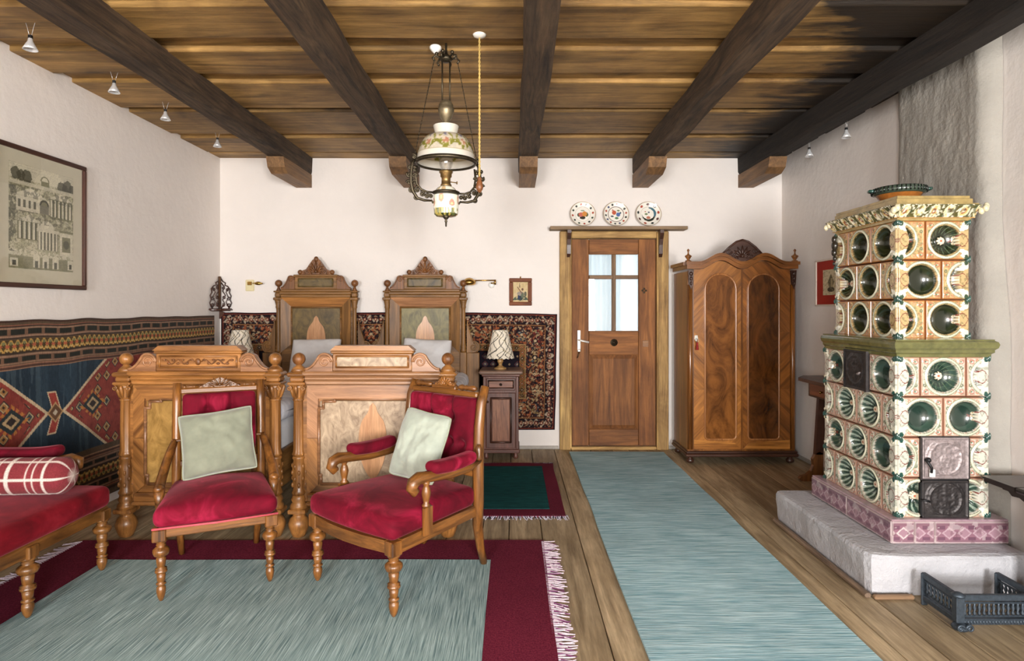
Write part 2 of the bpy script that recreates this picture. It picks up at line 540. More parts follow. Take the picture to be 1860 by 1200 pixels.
mb = MB(); mb.box(XL - .3, DX0, YB, YB + .25, -.1, 3.0).box(DX1, XR + .3, YB, YB + .25, -.1, 3.0).box(DX0, DX1, YB, YB + .25, DZ1, 3.0)
struct('wall_back', mb, M_plaster)
struct('wall_left', MB().box(XL - .3, XL, FRONT_Y - .3, YB, -.1, 3.0), M_plaster)
struct('wall_right', MB().box(XR, XR + .3, FRONT_Y - .3, YB, -.1, 3.0), M_plaster)
mb = MB(); xs = [XL] + [c for w in WIN for c in w] + [XR]
for i in range(0, len(xs), 2): mb.box(xs[i], xs[i + 1], FRONT_Y - .3, FRONT_Y, -.1, 3.0)
for (a, b) in WIN: mb.box(a, b, FRONT_Y - .3, FRONT_Y, -.1, WZ0).box(a, b, FRONT_Y - .3, FRONT_Y, WZ1, 3.0)
struct('wall_front', mb, M_plaster)
for i, (a, b) in enumerate(WIN):
    y = FRONT_Y - .01
    w = tag(MB().box(a, b, y - .03, y + .03, WZ0, WZ0 + .05).box(a, b, y - .03, y + .03, WZ1 - .05, WZ1)
            .box(a, a + .05, y - .03, y + .03, WZ0, WZ1).box(b - .05, b, y - .03, y + .03, WZ0, WZ1).build('window_%d' % (i + 1), M_white), kind='structure')
    c = (a + b) / 2
    MB().box(c - .03, c + .03, y - .025, y + .025, WZ0 + .05, WZ1 - .05).build('mullion', M_white, w)
    MB().box(a + .05, b - .05, y - .02, y + .02, WZ0 + .88, WZ0 + .92).build('transom', M_white, w)

# chimney breast: rough plaster bulging out of the right wall behind the stove
def breast_pos(u, v):
    y = 3.05 + .75 * u; z = v * 2.69
    edge = np.clip(np.minimum(u, 1 - u) / .10, 0, 1); edge = np.sqrt(1 - (1 - edge) ** 2)
    low = np.clip((1.75 - z) / .55, 0, 1)
    d = (.085 + .03 * low) * edge + .014 * (fbm(y * 7, z * 2.2, 5) - .5) * edge + .005 * (fbm(y * 30, z * 9, 9) - .5) * edge
    y = y - .055 * low * (1 - u) - .02 * (fbm(z * 3 + 7, y * 0, 3) - .5)
    return XR - .002 - d, y, z
o = link('chimney_breast', grid_mesh('chimney_breast', 90, 260, lambda u, v: breast_pos(1 - u, v), None, M_rough))
tag(o, 'rough grey plaster chimney breast on the wall behind the tiled stove', 'chimney')

# floor: planks running away from the camera
M_floor = wood((132, 112, 82), (212, 190, 154), 'Y', .60, 1.0, .35, .24, (.74, .70, .64), 0, True)
M_sub = plain('floor_gap', (44, 34, 24), .9)
fl = struct('floor', MB().box(XL - .05, XR + .05, FRONT_Y - .05, YB + .3, -.10, -.022), M_sub)
x = XL
pw = [.17, .20, .155, .19, .21, .16]
i = 0; meshes = {}
while x < XR - .01:
    w = min(pw[i % 6], XR - x)
    if XR - (x + w) < .05: w = XR - x
    key = round(w, 4)
    if key not in meshes:
        mb = MB(); mb.box(0, w - .0045, FRONT_Y, YB, -.022, 0, .0025); p = mb.build('plank', M_floor, fl); meshes[key] = p.data
    else: p = link('plank', meshes[key], fl)
    p.location = (x, 0, random.uniform(-.0012, 0)); x += w; i += 1

# ceiling: wide boards laid over the beams, the lower ones lapping the upper
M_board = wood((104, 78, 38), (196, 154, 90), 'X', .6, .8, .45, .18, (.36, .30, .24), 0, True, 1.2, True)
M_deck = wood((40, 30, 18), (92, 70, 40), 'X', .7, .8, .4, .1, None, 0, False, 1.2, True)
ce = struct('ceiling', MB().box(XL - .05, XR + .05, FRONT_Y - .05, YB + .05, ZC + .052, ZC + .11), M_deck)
bands = [(5.36, 5.565), (4.895, 5.335), (4.245, 4.775), (3.70, 4.165), (3.24, 3.55), (2.76, 3.09), (2.30, 2.62), (1.85, 2.16), (1.38, 1.70), (.9, 1.24), (.44, .76), (-.02, .30), (-.48, -.16), (-.94, -.62), (-1.40, -1.08), (-1.86, -1.54), (-2.32, -2.0), (-2.78, -2.46), (-3.0, -2.92)]
def wavy_board(y0, y1, z0, z1, seed):
    n = 26; vs = []; fs = []
    for k in range(n + 1):
        xx = XL - .02 + (XR - XL + .04) * k / n
        a = y0 + .012 * (float(vnoise(xx * 1.7, 3.1, seed)) - .5); b = y1 + .012 * (float(vnoise(xx * 1.7, 9.7, seed + 5)) - .5)
        dz = .008 * (float(vnoise(xx * 1.1, .5, seed + 9)) - .5)
        vs += [(xx, a, z0 + dz + .004), (xx, a + .006, z0 + dz), (xx, b - .006, z0 + dz), (xx, b, z0 + dz + .004), (xx, b, z1), (xx, a, z1)]
    for k in range(n):
        for j in range(6):
            q = (k * 6 + j, k * 6 + (j + 1) % 6, (k + 1) * 6 + (j + 1) % 6, (k + 1) * 6 + j); fs.append(q)
    fs += [tuple(range(6))[::-1], tuple(n * 6 + j for j in range(6))]
    return MB().add(vs, fs)
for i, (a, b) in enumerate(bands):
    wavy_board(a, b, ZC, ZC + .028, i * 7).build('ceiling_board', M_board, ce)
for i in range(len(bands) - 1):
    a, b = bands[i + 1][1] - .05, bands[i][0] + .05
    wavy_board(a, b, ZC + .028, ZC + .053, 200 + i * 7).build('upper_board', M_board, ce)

# beams with corbels against the back wall
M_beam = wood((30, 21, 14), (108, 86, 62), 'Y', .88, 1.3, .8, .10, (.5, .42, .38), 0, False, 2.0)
M_beam_s = wood((12, 9, 7), (48, 38, 30), 'Y', .9, 1.3, .8, .10, None, 0, False, 2.0)  # darker wood for the beam nearest the stove
M_corbel = wood((84, 58, 32), (152, 112, 68), 'Y', .6, 1.2, .4, .12)
beam_x = [(-2.015, -1.865), (-1.02, -.87), (.045, .20), (1.095, 1.25), (2.075, 2.225)]
beam_lab = ['dark hewn ceiling beam nearest the wall with the framed etching',
            'dark hewn ceiling beam passing just behind the hanging lamp',
            'dark hewn ceiling beam in the middle, beyond the cord with wooden weight',
            'dark hewn ceiling beam ending above the wardrobe side of the door',
            'darkest ceiling beam closest to the tiled stove and chimney breast']
def hewn(x0, x1, z0, z1, y0, y1, seed, n=60):
    vs = []; fs = []
    for k in range(n + 1):
        y = y0 + (y1 - y0) * k / n
        ring = [(x0, z1), (x0, z0 + .02), (x0 + .015, z0), ((x0 + x1) / 2, z0), (x1 - .015, z0), (x1, z0 + .02), (x1, z1)]
        for j, (a, c) in enumerate(ring):
            e = 0 if j in (0, 6) else 1
            vs.append((a + .022 * (float(vnoise(y * 2.1, j * 3.7, seed)) - .5), y, c + e * .020 * (float(vnoise(y * 2.6, j * 1.7 + 40, seed)) - .5)))
    for k in range(n):
        for j in range(6):
            fs.append((k * 7 + j, k * 7 + j + 1, (k + 1) * 7 + j + 1, (k + 1) * 7 + j))
    fs += [tuple(range(7))[::-1], tuple(n * 7 + j for j in range(7))]
    return MB().add(vs, fs)
for i, (a, b) in enumerate(beam_x):
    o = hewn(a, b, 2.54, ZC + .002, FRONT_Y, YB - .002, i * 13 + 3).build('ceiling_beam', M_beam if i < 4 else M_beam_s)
    tag(o, beam_lab[i], 'beam', 'ceiling beams with corbels')
    w = .004
    prof = [(YB - .002, 2.535), (YB - .002, 2.417), (4.98 + (i % 2) * .03, 2.417), (4.90, 2.455), (4.87, 2.535)]
    MB().prism(prof, a + w, b - w, 'YZ').build('corbel', M_corbel, o)

# baseboards
M_base = plain('baseboard_paint', (168, 162, 154), .7, 0, .1)
struct('baseboard_back', MB().box(XL, .415, YB - .016, YB, 0, .03, .004).box(1.425, XR, YB - .016, YB, 0, .03, .004), M_base)
struct('baseboard_right', MB().box(XR - .016, XR, 3.70, YB - .016, 0, .03, .004), M_base)

# ------------------------------------------------------------------ door
door = tag(link('door_1', None), kind='structure'); door.location = (.92, YB, 0)
Y0 = YB
A = lambda: at(door)
# rough outer frame
for (a, b) in ((.425, .53), (1.315, 1.425)):
    A().box(a, b, Y0 - .05, Y0 + .06, 0, 2.01, .006).build('frame_post', framewood('Z'), door)
A().box(.53, 1.315, Y0 - .05, Y0 + .06, 1.945, 2.01, .006).build('frame_lintel', framewood('X'), door)
A().box(.515, .532, Y0 - .062, Y0 - .045, .02, 1.99, .004).build('frame_bead', framewood('Z'), door)
A().box(1.313, 1.330, Y0 - .062, Y0 - .045, .02, 1.99, .004).build('frame_bead', framewood('Z'), door)
A().box(.53, 1.315, Y0 - .04, Y0 + .06, 0, .028, .004).build('threshold', framewood('X'), door)
# leaf
lx0, lx1 = .535, 1.312; yf, yb = Y0 - .015, Y0 + .025
leaf = A().box(lx0, .695, yf, yb, .032, 1.940, .005).build('door_leaf', doorwood('Z'), door)
def L(mb, name, mat): return mb.build(name, mat, leaf)
L(A().box(1.155, lx1, yf, yb, .032, 1.940, .005), 'stile', doorwood('Z'))
for (z0, z1) in ((1.800, 1.940), (.872, 1.092), (.032, .185)):
    L(A().box(.697, 1.153, yf, yb, z0, z1, .004), 'rail', doorwood('X'))
L(A().box(.915, .938, yf - .004, yb, 1.092, 1.80, .004).box(.908, .945, yf + .004, yb, 1.092, 1.80), 'muntin', wood((80, 54, 24), (140, 98, 46), 'Z', .5))
L(A().box(.697, 1.153, yf, yb, 1.572, 1.608, .004), 'muntin', wood((80, 54, 24), (140, 98, 46), 'X', .5))
for (a, b) in ((.697, .912), (.941, 1.153)):
    for (c, d) in ((1.094, 1.574), (1.606, 1.798)):
        L(A().box(a, b, yf + .018, yf + .022, c, d), 'pane', M_glass)
L(A().box(.690, 1.160, yf + .020, yb - .003, .18, .880), 'panel_bed', doorwood('Z'))
def bevel_panel(mb, x0, x1, z0, z1, y_edge, y_face, m):
    vs = [(x0, y_edge, z0), (x1, y_edge, z0), (x1, y_edge, z1), (x0, y_edge, z1), (x0 + m, y_face, z0 + m), (x1 - m, y_face, z0 + m), (x1 - m, y_face, z1 - m), (x0 + m, y_face, z1 - m)]
    return mb.add(vs, [(4, 5, 6, 7), (0, 1, 5, 4), (1, 2, 6, 5), (2, 3, 7, 6), (3, 0, 4, 7)])
L(bevel_panel(A(), .699, 1.151, .188, .870, yf + .020, yf + .002, .035), 'panel', doorwood('Z'))
L(A().lathe([(0, -.016), (.012, -.014), (.014, -.008), (.024, -.006), (.030, 0), (.034, .0)], (.928, yf, .985), 18, 'Y'), 'boss', M_bronze)
for (dx, dz) in ((.013, 0), (-.013, 0), (0, .013), (0, -.013)): pass
L(A().box(1.19, 1.245, yf - .004, yf, 1.005 - .06, 1.065 - .06, .003), 'patch', wood((128, 84, 46), (186, 132, 80), 'X', .5))
mb = A()
for a in range(4):
    mb.ball((1.205 + .016 * math.cos(a * PI / 2), yf - .003, 1.465 + .016 * math.sin(a * PI / 2)), (.010, .004, .010), 8, 6)
L(mb, 'star_mount', M_bronze)
hd = A().box(.588, .618, yf - .008, yf, .90, 1.10, .004).build('door_handle', plain('handle_metal', (214, 208, 198), .35, .3), door)
A().tube([(.603, yf - .006, 1.01), (.603, yf - .05, 1.01), (.61, yf - .056, 1.008), (.69, yf - .056, .99)], .009, 8).build('lever', plain('lever_metal', (226, 222, 214), .3, .2), hd)
A().tube([(.603, yf - .006, .925), (.603, yf - .035, .925)], .004, 6).spiral((.603, yf - .035, .912), .013, .013, 1, .002).tube([(.603, yf - .035, .90), (.585, yf - .035, .845)], .004, 6).build('key', M_bronze, hd)

# curtain behind the panes
n = 90; vs = []; fs = []
for k in range(n + 1):
    xx = .56 + .74 * k / n
    yy = YB + .125 + .016 * math.sin(k * .62) + .010 * math.sin(k * .27 + 1)
    vs += [(xx, yy, .95), (xx, yy, 1.93)]
for k in range(n): fs.append((2 * k, 2 * k + 2, 2 * k + 3, 2 * k + 1))
o = MB().add(vs, fs, True).tube([(.56, YB + .125, 1.93), (1.30, YB + .125, 1.93)], .006).build('curtain', sheer('sheer_curtain', (232, 240, 240)))
tag(o, 'sheer white gathered curtain hanging behind the door panes', 'curtain')

# plate shelf over the door
sh = tag(MB().box(.33, 1.575, YB - .14, YB - .004, 2.015, 2.045, .004).build('plate_shelf', wood((92, 72, 52), (160, 134, 104), 'X', .7, 1, .5, .1)),
         'long weathered board shelf above the door carrying three plates', 'shelf')
for xb in (.505, 1.345):
    pr = [(YB - .052, 2.013), (YB - .13, 2.013), (YB - .13, 1.985), (YB - .10, 1.93), (YB - .085, 1.88), (YB - .075, 1.80), (YB - .052, 1.77)]
    MB().prism(pr, xb - .017, xb + .017, 'YZ').build('bracket', darkwood('Z'), sh)

# painted plates
def plate_mesh(kind):
    R = .117
    def pos(u, v):
        a = u * 2 * PI; r = v * R
        y = -(.018 * np.clip((v - .62) / .38, 0, 1) ** 1.2) - .002 * np.clip(1 - np.abs(v - .62) / .05, 0, 1)
        return r * np.cos(a), y, r * np.sin(a)
    def col(u, v):
        a = u * 2 * PI; x = v * np.cos(a); z = v * np.sin(a); p = Paint(len(u), (244, 240, 230))
        p(v > .965, (168, 140, 100))
        n1 = (12, 14, 9)[kind]
        t = (a / (2 * PI) * n1 + .25) % 1 - .5; rr = (v - .80)
        spot = ((t / .22) ** 2 + (rr / .085) ** 2) < 1; alt = (np.floor(a / (2 * PI) * n1 + .25) % 3)
        p(spot & (alt == 0), (176, 74, 52)); p(spot & (alt == 1), (44, 52, 48)); p(spot & (alt == 2), ((58, 74, 60), (70, 80, 116), (96, 62, 60))[kind])
        if kind == 1: p(np.abs(v - .62) < .025, (110, 84, 78))
        else: p((np.abs(v - .60) < .012), (190, 180, 170))
        def blob(cx, cz, rx, rz, c): p((((x - cx) / rx) ** 2 + ((z - cz) / rz) ** 2) < 1, c)
        if kind == 0:
            blob(-.02, -.28, .22, .14, (52, 48, 40)); blob(-.30, -.05, .13, .16, (70, 84, 56)); blob(.30, -.02, .13, .18, (86, 96, 60))
            blob(-.13, -.02, .20, .18, (200, 110, 96)); blob(.14, .03, .19, .22, (208, 140, 70)); blob(0, .3, .16, .05, (150, 160, 140))
        elif kind == 1:
            blob(-.14, .14, .17, .18, (198, 100, 74)); blob(.18, -.02, .16, .17, (92, 116, 170)); blob(.05, -.32, .15, .09, (86, 128, 92))
            blob(-.30, -.17, .12, .07, (70, 84, 100)); blob(.2, .3, .12, .06, (110, 130, 90)); blob(-.24, .34, .06, .06, (190, 110, 100)); blob(.36, .12, .06, .08, (60, 90, 100))
        else:
            p((np.hypot(x - .02, z + .06) < .52) & (np.hypot(x - .0, z - .12) > .52) , (40, 48, 38))
            p((np.hypot(x - .12, z - .08) < .50) & (np.hypot(x + .02, z - .03) > .46) & (x > .05) & (z > -.2), (70, 112, 128))
            blob(.0, -.28, .16, .12, (190, 120, 96)); blob(-.16, .02, .12, .08, (120, 138, 98)); blob(.05, .16, .08, .07, (90, 100, 120)); blob(-.22, .22, .06, .05, (180, 110, 90))
        return p.c
    return grid_mesh('plate', 96, 40, pos, col, M_ceramic)
for k, (px_, lab) in enumerate(((.635, 'painted plate with orange fruit basket, leftmost above the door'), (.940, 'painted plate with red and blue flowers, middle one above the door'), (1.237, 'painted plate with dark green bowl and blue branch, rightmost above the door'))):
    o = link('painted_plate', plate_mesh(k), None, (px_, YB - .045, 2.165), (math.radians(-12), 0, 0))
    tag(o, lab, 'plate', 'painted plates above the door')
    MB().lathe([(.030, .006), (.062, .004), (.066, .010), (.058, .010)], (0, 0, 0), 24, 'Y').build('foot_ring', M_white, o)

# ================================================================== CARPETS
M_maroon = weave('maroon_wool', (88, 22, 42), (124, 44, 64), (60, 60, 60), 2.5, .3)
M_bigblue = weave('grey_blue_rag_weave', (96, 126, 130), (192, 218, 218), (230, 5, 5), 1.0, .6)
M_runner = weave('pale_blue_rag_weave', (112, 160, 174), (202, 230, 236), (6, 190, 6), 1.0, .6)
M_teal = weave('dark_teal_weave', (12, 54, 58), (28, 88, 88), (10, 160, 10), 1.0, .4)

def wavy_slab(x0, x1, y0, y1, z0, z1, nx, ny, amp, seed):
    """thin cloth slab whose edges and top wander a little"""
    mb = MB(); vs = []; fs = []
    for j in range(ny + 1):
        for i in range(nx + 1):
            u, v = i / nx, j / ny
            x = x0 + (x1 - x0) * u; y = y0 + (y1 - y0) * v
            ex = amp * (float(vnoise(y * 2.3, 1.5 + u * 9, seed)) - .5) * 2; ey = amp * (float(vnoise(x * 2.3, 7.5 + v * 9, seed)) - .5) * 2
            z = z1 + .003 * (float(vnoise(x * 3, y * 3, seed + 4)) - .5)
            vs.append((x + ex, y + ey, z))
    N = len(vs)
    vs += [(a, b, z0) for (a, b, c) in vs]
    W = nx + 1
    for j in range(ny):
        for i in range(nx):
            q = (j * W + i, j * W + i + 1, (j + 1) * W + i + 1, (j + 1) * W + i)
            fs.append(q); fs.append(tuple(N + k for k in q[::-1]))
    for i in range(nx):
        fs.append((i, N + i, N + i + 1, i + 1)); a = ny * W + i; fs.append((a + 1, N + a + 1, N + a, a))
    for j in range(ny):
        a = j * W; fs.append((a + W, N + a + W, N + a, a)); a = j * W + nx; fs.append((a, N + a, N + a + W, a + W))
    return mb.add(vs, fs, False)

def fringe(mb, p0, p1, out, n, length, seed, th=.0035):
    """knotted tassels along the edge p0-p1, hanging out along the vector out on the floor"""
    rnd = random.Random(seed); p0, p1, out = Vector(p0), Vector(p1), Vector(out).normalized(); al = (p1 - p0).normalized()
    for i in range(n):
        b = p0 + (p1 - p0) * ((i + .5) / n) - out * .006
        Lg = length * rnd.uniform(.8, 1.15); sw = rnd.uniform(-.5, .5) * length * .9
        pts = [b + Vector((0, 0, .006)), b + out * Lg * .35 + al * sw * .2 + Vector((0, 0, .006)), b + out * Lg * .7 + al * sw * .6 + Vector((0, 0, .003)), b + out * Lg + al * sw + Vector((0, 0, .002))]
        mb.tube(pts, [th * 1.3, th, th * .8, th * .5], 4, smooth=False)
    return mb

# large rug under the seating
rug = tag(wavy_slab(-2.40, .165, .9, 3.345, .0005, .010, 40, 40, .006, 3).build('large_rug', M_maroon),
          'large maroon rug with grey-blue centre under the red velvet chairs', 'rug')
wavy_slab(-2.088, -.118, 1.15, 3.078, .0105, .0135, 40, 40, .004, 9).build('centre_field', M_bigblue, rug)
M_fringe = plain('fringe_thread', (206, 190, 200), .95, 0, .25, 120)
M_fringe_d = plain('dark_fringe_thread', (44, 34, 58), .95, 0, .25, 120)
a = MB(); fringe(a, (.160, 1.2, 0), (.160, 3.33, 0), (1, 0, 0), 170, .085, 5, .0040)
f = a.build('fringe', M_fringe, rug); f['kind'] = 'stuff'
a = MB(); fringe(a, (.160, 1.2, .001), (.160, 3.33, .001), (1, 0, 0), 60, .075, 15, .0035)
f = a.build('dark_fringe', plain('plum_fringe_thread', (112, 60, 98), .95, 0, .2, 90), rug); f['kind'] = 'stuff'
a = MB(); fringe(a, (-2.395, 1.2, 0), (-2.395, 3.33, 0), (-1, 0, 0), 150, .08, 6, .0040)
f = a.build('fringe', M_fringe, rug); f['kind'] = 'stuff'

# runner
rn = tag(wavy_slab(.50, 1.352, .9, 5.41, .0005, .011, 14, 70, .007, 21).build('runner_rug', M_runner),
         'long pale blue runner leading to the door', 'rug')
# small rug
sr = tag(wavy_slab(-.29, .325, 3.74, 5.02, .0005, .010, 14, 24, .010, 31).build('bedside_rug', M_maroon),
         'small fringed rug with dark teal centre and maroon border beside the bed', 'rug')
wavy_slab(-.285, .232, 3.86, 4.90, .0105, .0135, 10, 20, .003, 33).build('centre_field', M_teal, sr)
a = MB(); fringe(a, (-.28, 3.745, 0), (.34, 3.745, 0), (0, -1, 0), 62, .062, 7); fringe(a, (-.28, 5.01, 0), (.33, 5.01, 0), (0, 1, 0), 50, .05, 8)
f = a.build('fringe', plain('fringe_thread', (214, 208, 222), .95, 0, .25, 120), sr); f['kind'] = 'stuff'
a = MB(); fringe(a, (-.28, 3.75, .001), (.33, 3.75, .001), (0, -1, 0), 44, .05, 17); fringe(a, (-.28, 5.005, .001), (.33, 5.005, .001), (0, 1, 0), 44, .045, 18)
f = a.build('dark_fringe', M_fringe_d, sr); f['kind'] = 'stuff'

# ------------------------------------------------------------------ kilim on the left wall
def kilim_col(Y, Z):
    n = len(Y); p = Paint(n, (88, 70, 52))
    nz = fbm(Y * 40, Z * 40, 3)
    def stripe(t, a, b, c): p((t >= a) & (t < b), c)
    def border(t, flip):
        stripe(t, 0, .012, (64, 42, 32)); stripe(t, .022, .030, (150, 96, 76)); stripe(t, .030, .038, (60, 44, 34))
        for (c0, c1, ph) in ((.040, .085, 0.), (.190, .232, .04)):
            m = (t >= c0) & (t < c1); p(m, (116, 86, 66))
            u = (Y + ph + .01 * (vnoise(Y * 8, t * 0, 2) - .5)) % .115
            p(m & (u < .092) & (t > c0 + .008) & (t < c1 - .008), (34, 34, 26))
            p(m & (vnoise(Y * 6.0, t * 0 + 3, 8) > .90), (136, 76, 58), .7)
            p((np.abs(t - c0) < .004) | (np.abs(t - c1) < .004), (150, 118, 96))
        stripe(t, .092, .100, (58, 44, 34))
        m = (t >= .105) & (t < .172); p(m, (74, 58, 30))
        u = Y / .046; fu = u % 1 - .5; w = (t - .1385) / .034
        p(m & (np.abs(np.abs(fu) * 2 - np.abs(w)) < .24), (188, 148, 78)); p(m & (np.abs(fu) + np.abs(w) < .35), (172, 92, 62))
        p(m & (np.hypot(fu, w - .6) < .2), (196, 168, 106)); p(m & (np.hypot(np.abs(fu) - .5, w + .5) < .25), (120, 120, 78))
        stripe(t, .172, .180, (52, 38, 30)); stripe(t, .240, .250, (140, 100, 78)); stripe(t, .250, .262, (76, 50, 40)); stripe(t, .262, .270, (160, 122, 94))
    zc, hh = .690, .280
    top, bot = 1.235, .10
    field = np.abs(Z - zc) < hh
    border(np.where(Z >= zc + hh, top - Z, 9), 0)
    border(np.where(Z <= zc - hh, Z - bot, 9) + .0, 1)
    p(field, (30, 48, 62)); p(field & (vnoise(Y * 26, Z * 2, 5) > .55), (42, 62, 76), .7); p(field & (vnoise(Y * 60, Z * 3, 6) > .72), (70, 88, 98), .5)
    zz = np.abs(Z - zc)
    for (apex, sg) in ((3.600, 1), (3.475, -1)):
        d = (Y - apex) * sg
        edge = d * .74
        inside = field & (d > 0) & (zz < edge)
        p(field & (d > -.006) & (np.abs(zz - edge) < .012) & (zz < hh), (206, 184, 150))
        p(inside & (zz < edge - .009), (142, 62, 52)); p(inside & (vnoise(Y * 30, Z * 30, 7) > .6) & (zz < edge - .009), (128, 50, 44), .7)
        inn = inside & (zz < edge - .035)
        # motifs
        cu, cv = np.floor(d / .085), np.floor((Z - zc) / .085 + .5)
        fu = (d / .085) % 1 - .5; fv = ((Z - zc) / .085 + .5) % 1 - .5; h = cellhash(cu, np.abs(cv), 3)
        di = np.abs(fu) + np.abs(fv)
        mm = inn & (h > .42)
        p(mm & (di < .46), (52, 50, 46)); p(mm & (di < .36), (188, 164, 124)); p(mm & (di < .27) & (h > .7), (66, 82, 84)); p(mm & (di < .27) & (h <= .7), (160, 116, 66)); p(mm & (di < .12), (48, 36, 34))
        # medallion
        r = np.abs(d - .25) / .10 + zz / .075
        p(inn & (r < 1.25) & (np.sin(np.arctan2(Z - zc, d - .25) * 12) > -.2), (190, 124, 62)); p(inn & (r < .95), (44, 52, 54)); p(inn & (r < .6), (186, 160, 120)); p(inn & (r < .35), (52, 42, 40))
    # connector figure between the points
    d = Y - 3.5375
    for (a, b) in ((1, 1), (-1, 1)):
        s_ = (Z - zc) * a
        m = (s_ > .015) & (s_ < .125) & (np.abs(d + .36 * s_ - .015) < .034)
        p(m, (206, 184, 150)); p((s_ > .02) & (s_ < .118) & (np.abs(d + .36 * s_ - .015) < .026), (156, 60, 50))
    p(np.abs(d) * 1.0 + zz < .062, (186, 150, 104)); p(np.abs(d) + zz < .050, (104, 72, 48)); p(np.abs(d) + zz < .02, (198, 184, 160))
    p.c *= (.80 + .4 * nz)[:, None]
    return p.c
ky0, ky1, kz0, kz1 = 2.6, 5.41, .06, 1.236
def kpos(u, v):
    Y = ky1 + (ky0 - ky1) * (1 - u); Z = kz0 + (kz1 - kz0) * v
    wave = .010 * (vnoise(Y * 3.5, Z * .6, 12)) + .006 * vnoise(Y * 9, Z * 1.2, 13)
    return XL + .012 + wave, Y, Z + (.010 * (vnoise(Y * 5, v * 0, 14) - .5)) * v
me = grid_mesh('wall_kilim', 620, 262, lambda u, v: kpos(1 - u, v), lambda u, v: kilim_col(ky0 + (ky1 - ky0) * u, kz0 + (kz1 - kz0) * v), M_kilim)
def thick(o, t=.006, off=-1):
    s_ = o.modifiers.new('thickness', 'SOLIDIFY'); s_.thickness = t; s_.offset = off; return o
o = link('wall_kilim', me)
# recompute colours for the mirrored parameterisation
kc = np.ones((len(me.vertices), 4), np.float32)
co = np.empty(len(me.vertices) * 3, np.float32); me.vertices.foreach_get('co', co); co = co.reshape(-1, 3)
uu, vv = np.meshgrid(np.linspace(0, 1, 621), np.linspace(0, 1, 263))
kc[:, :3] = kilim_col(ky1 + (ky0 - ky1) * uu.ravel(), kz0 + (kz1 - kz0) * vv.ravel())
me.color_attributes['Col'].data.foreach_set('color', kc.ravel())
tag(thick(o, .005, 1), 'flat-woven kilim with red lozenges on navy hung along the side wall', 'wall rug')

# ------------------------------------------------------------------ Persian carpet on the back wall
px0, px1, pz0, pz1 = -2.70, .405, .18, 1.262
def persian_col(X, Z):
    n = len(X); p = Paint(n, (34, 26, 32))
    e = np.minimum(np.minimum(X - px0, px1 - X), np.minimum(Z - pz0, pz1 - Z))
    horiz = np.minimum(Z - pz0, pz1 - Z) <= np.minimum(X - px0, px1 - X)
    s = np.where(horiz, X, Z)
    def band(a, b): return (e >= a) & (e < b)
    def flowers(mask, size, ec, seed, cols, pr=.0, petals=6):
        cu = np.floor(s / size); fu = s / size - cu - .5; fv = (e - ec) / size
        h = cellhash(cu, horiz * 5 + np.floor(Z > .7) * 3, seed); ang = np.arctan2(fv, fu); r = np.hypot(fu, fv)
        k = np.floor(h * len(cols)).astype(int) % len(cols)
        sh = .36 * (.72 + .28 * np.cos(ang * petals + h * 6))
        for i, c in enumerate(cols):
            p(mask & (k == i) & (r < sh), c)
        p(mask & (r < .16), (34, 24, 30)); p(mask & (r < .09), (200, 176, 140))
        vine = np.abs(fv - .30 * np.sin(s / size * PI)) < .055
        p(mask & vine & (r > sh), (150, 122, 86))
        tw = (np.abs(np.abs(fu) - .5) + np.abs(np.abs(fv) - .38) < .16); p(mask & tw, cols[(seed + 1) % len(cols)])
    p(e < .016, (40, 20, 26)); p(band(.012, .020), (120, 58, 46))
    m = band(.020, .105); p(m, (40, 28, 32)); 
    t = s / .10; w = (e - .0625) / .0425
    lf = vnoise(s * 62, e * 62, 31)
    p(m & (np.abs(w - .6 * np.sin(t * 2 * PI)) < .34) & (lf > .40), (176, 160, 138)); p(m & (np.abs(w + .6 * np.sin(t * 2 * PI)) < .22) & (lf > .5), (140, 116, 92)); p(m & (vnoise(s * 90, e * 90, 33) > .80), (150, 96, 70))
    p(m & (np.hypot((t * 2 % 1 - .5) * 1.1, w) < .34), (132, 62, 48)); p(m & (np.hypot((t * 2 % 1 - .5) * 1.1, w) < .16), (206, 190, 160))
    p(band(.105, .114), (150, 104, 66))
    m = band(.114, .285); p(m, (72, 42, 36)); flowers(m, .155, .200, 4, [(172, 98, 62), (60, 64, 76), (190, 160, 122), (120, 44, 42), (142, 116, 74)])
    m2 = m; cu = np.floor(s / .04); cv = np.floor(e / .04); h = cellhash(cu, cv, 9); fu = s / .04 - cu - .5; fv = e / .04 - cv - .5
    p(m2 & (h > .62) & (np.abs(fu) + np.abs(fv) < .34), (176, 148, 110)); p(m2 & (h < .22) & (np.abs(fu) + np.abs(fv) < .4), (46, 40, 48)); p(m2 & (h > .4) & (h < .5) & (np.hypot(fu, fv) < .3), (66, 82, 92))
    sp1 = vnoise(s * 85, e * 85, 41); p(m2 & (sp1 > .78), (172, 150, 118)); p(m2 & (sp1 < .24), (30, 24, 30)); p(m2 & (vnoise(s * 60, e * 60, 43) > .74), (150, 84, 54))
    p(band(.285, .293), (170, 140, 96))
    m = band(.293, .350); p(m, (118, 88, 52)); flowers(m, .058, .3215, 6, [(60, 40, 34), (168, 92, 60), (64, 68, 70)])
    p(band(.350, .362), (30, 18, 24))
    m = e >= .362; p(m, (30, 24, 34))
    cu = np.floor(X / .075); cv = np.floor(Z / .075); fu = X / .075 - cu - .5; fv = Z / .075 - cv - .5; h = cellhash(cu, cv, 21)
    di = np.abs(fu) + np.abs(fv)
    p(m & (di < .42) & (h > .45), (96, 52, 50)); p(m & (di < .30) & (h > .45), (64, 72, 84)); p(m & (di < .15), (160, 136, 110))
    p.c *= (.55 + .5 * fbm(X * 60, Z * 60, 8))[:, None]
    return p.c
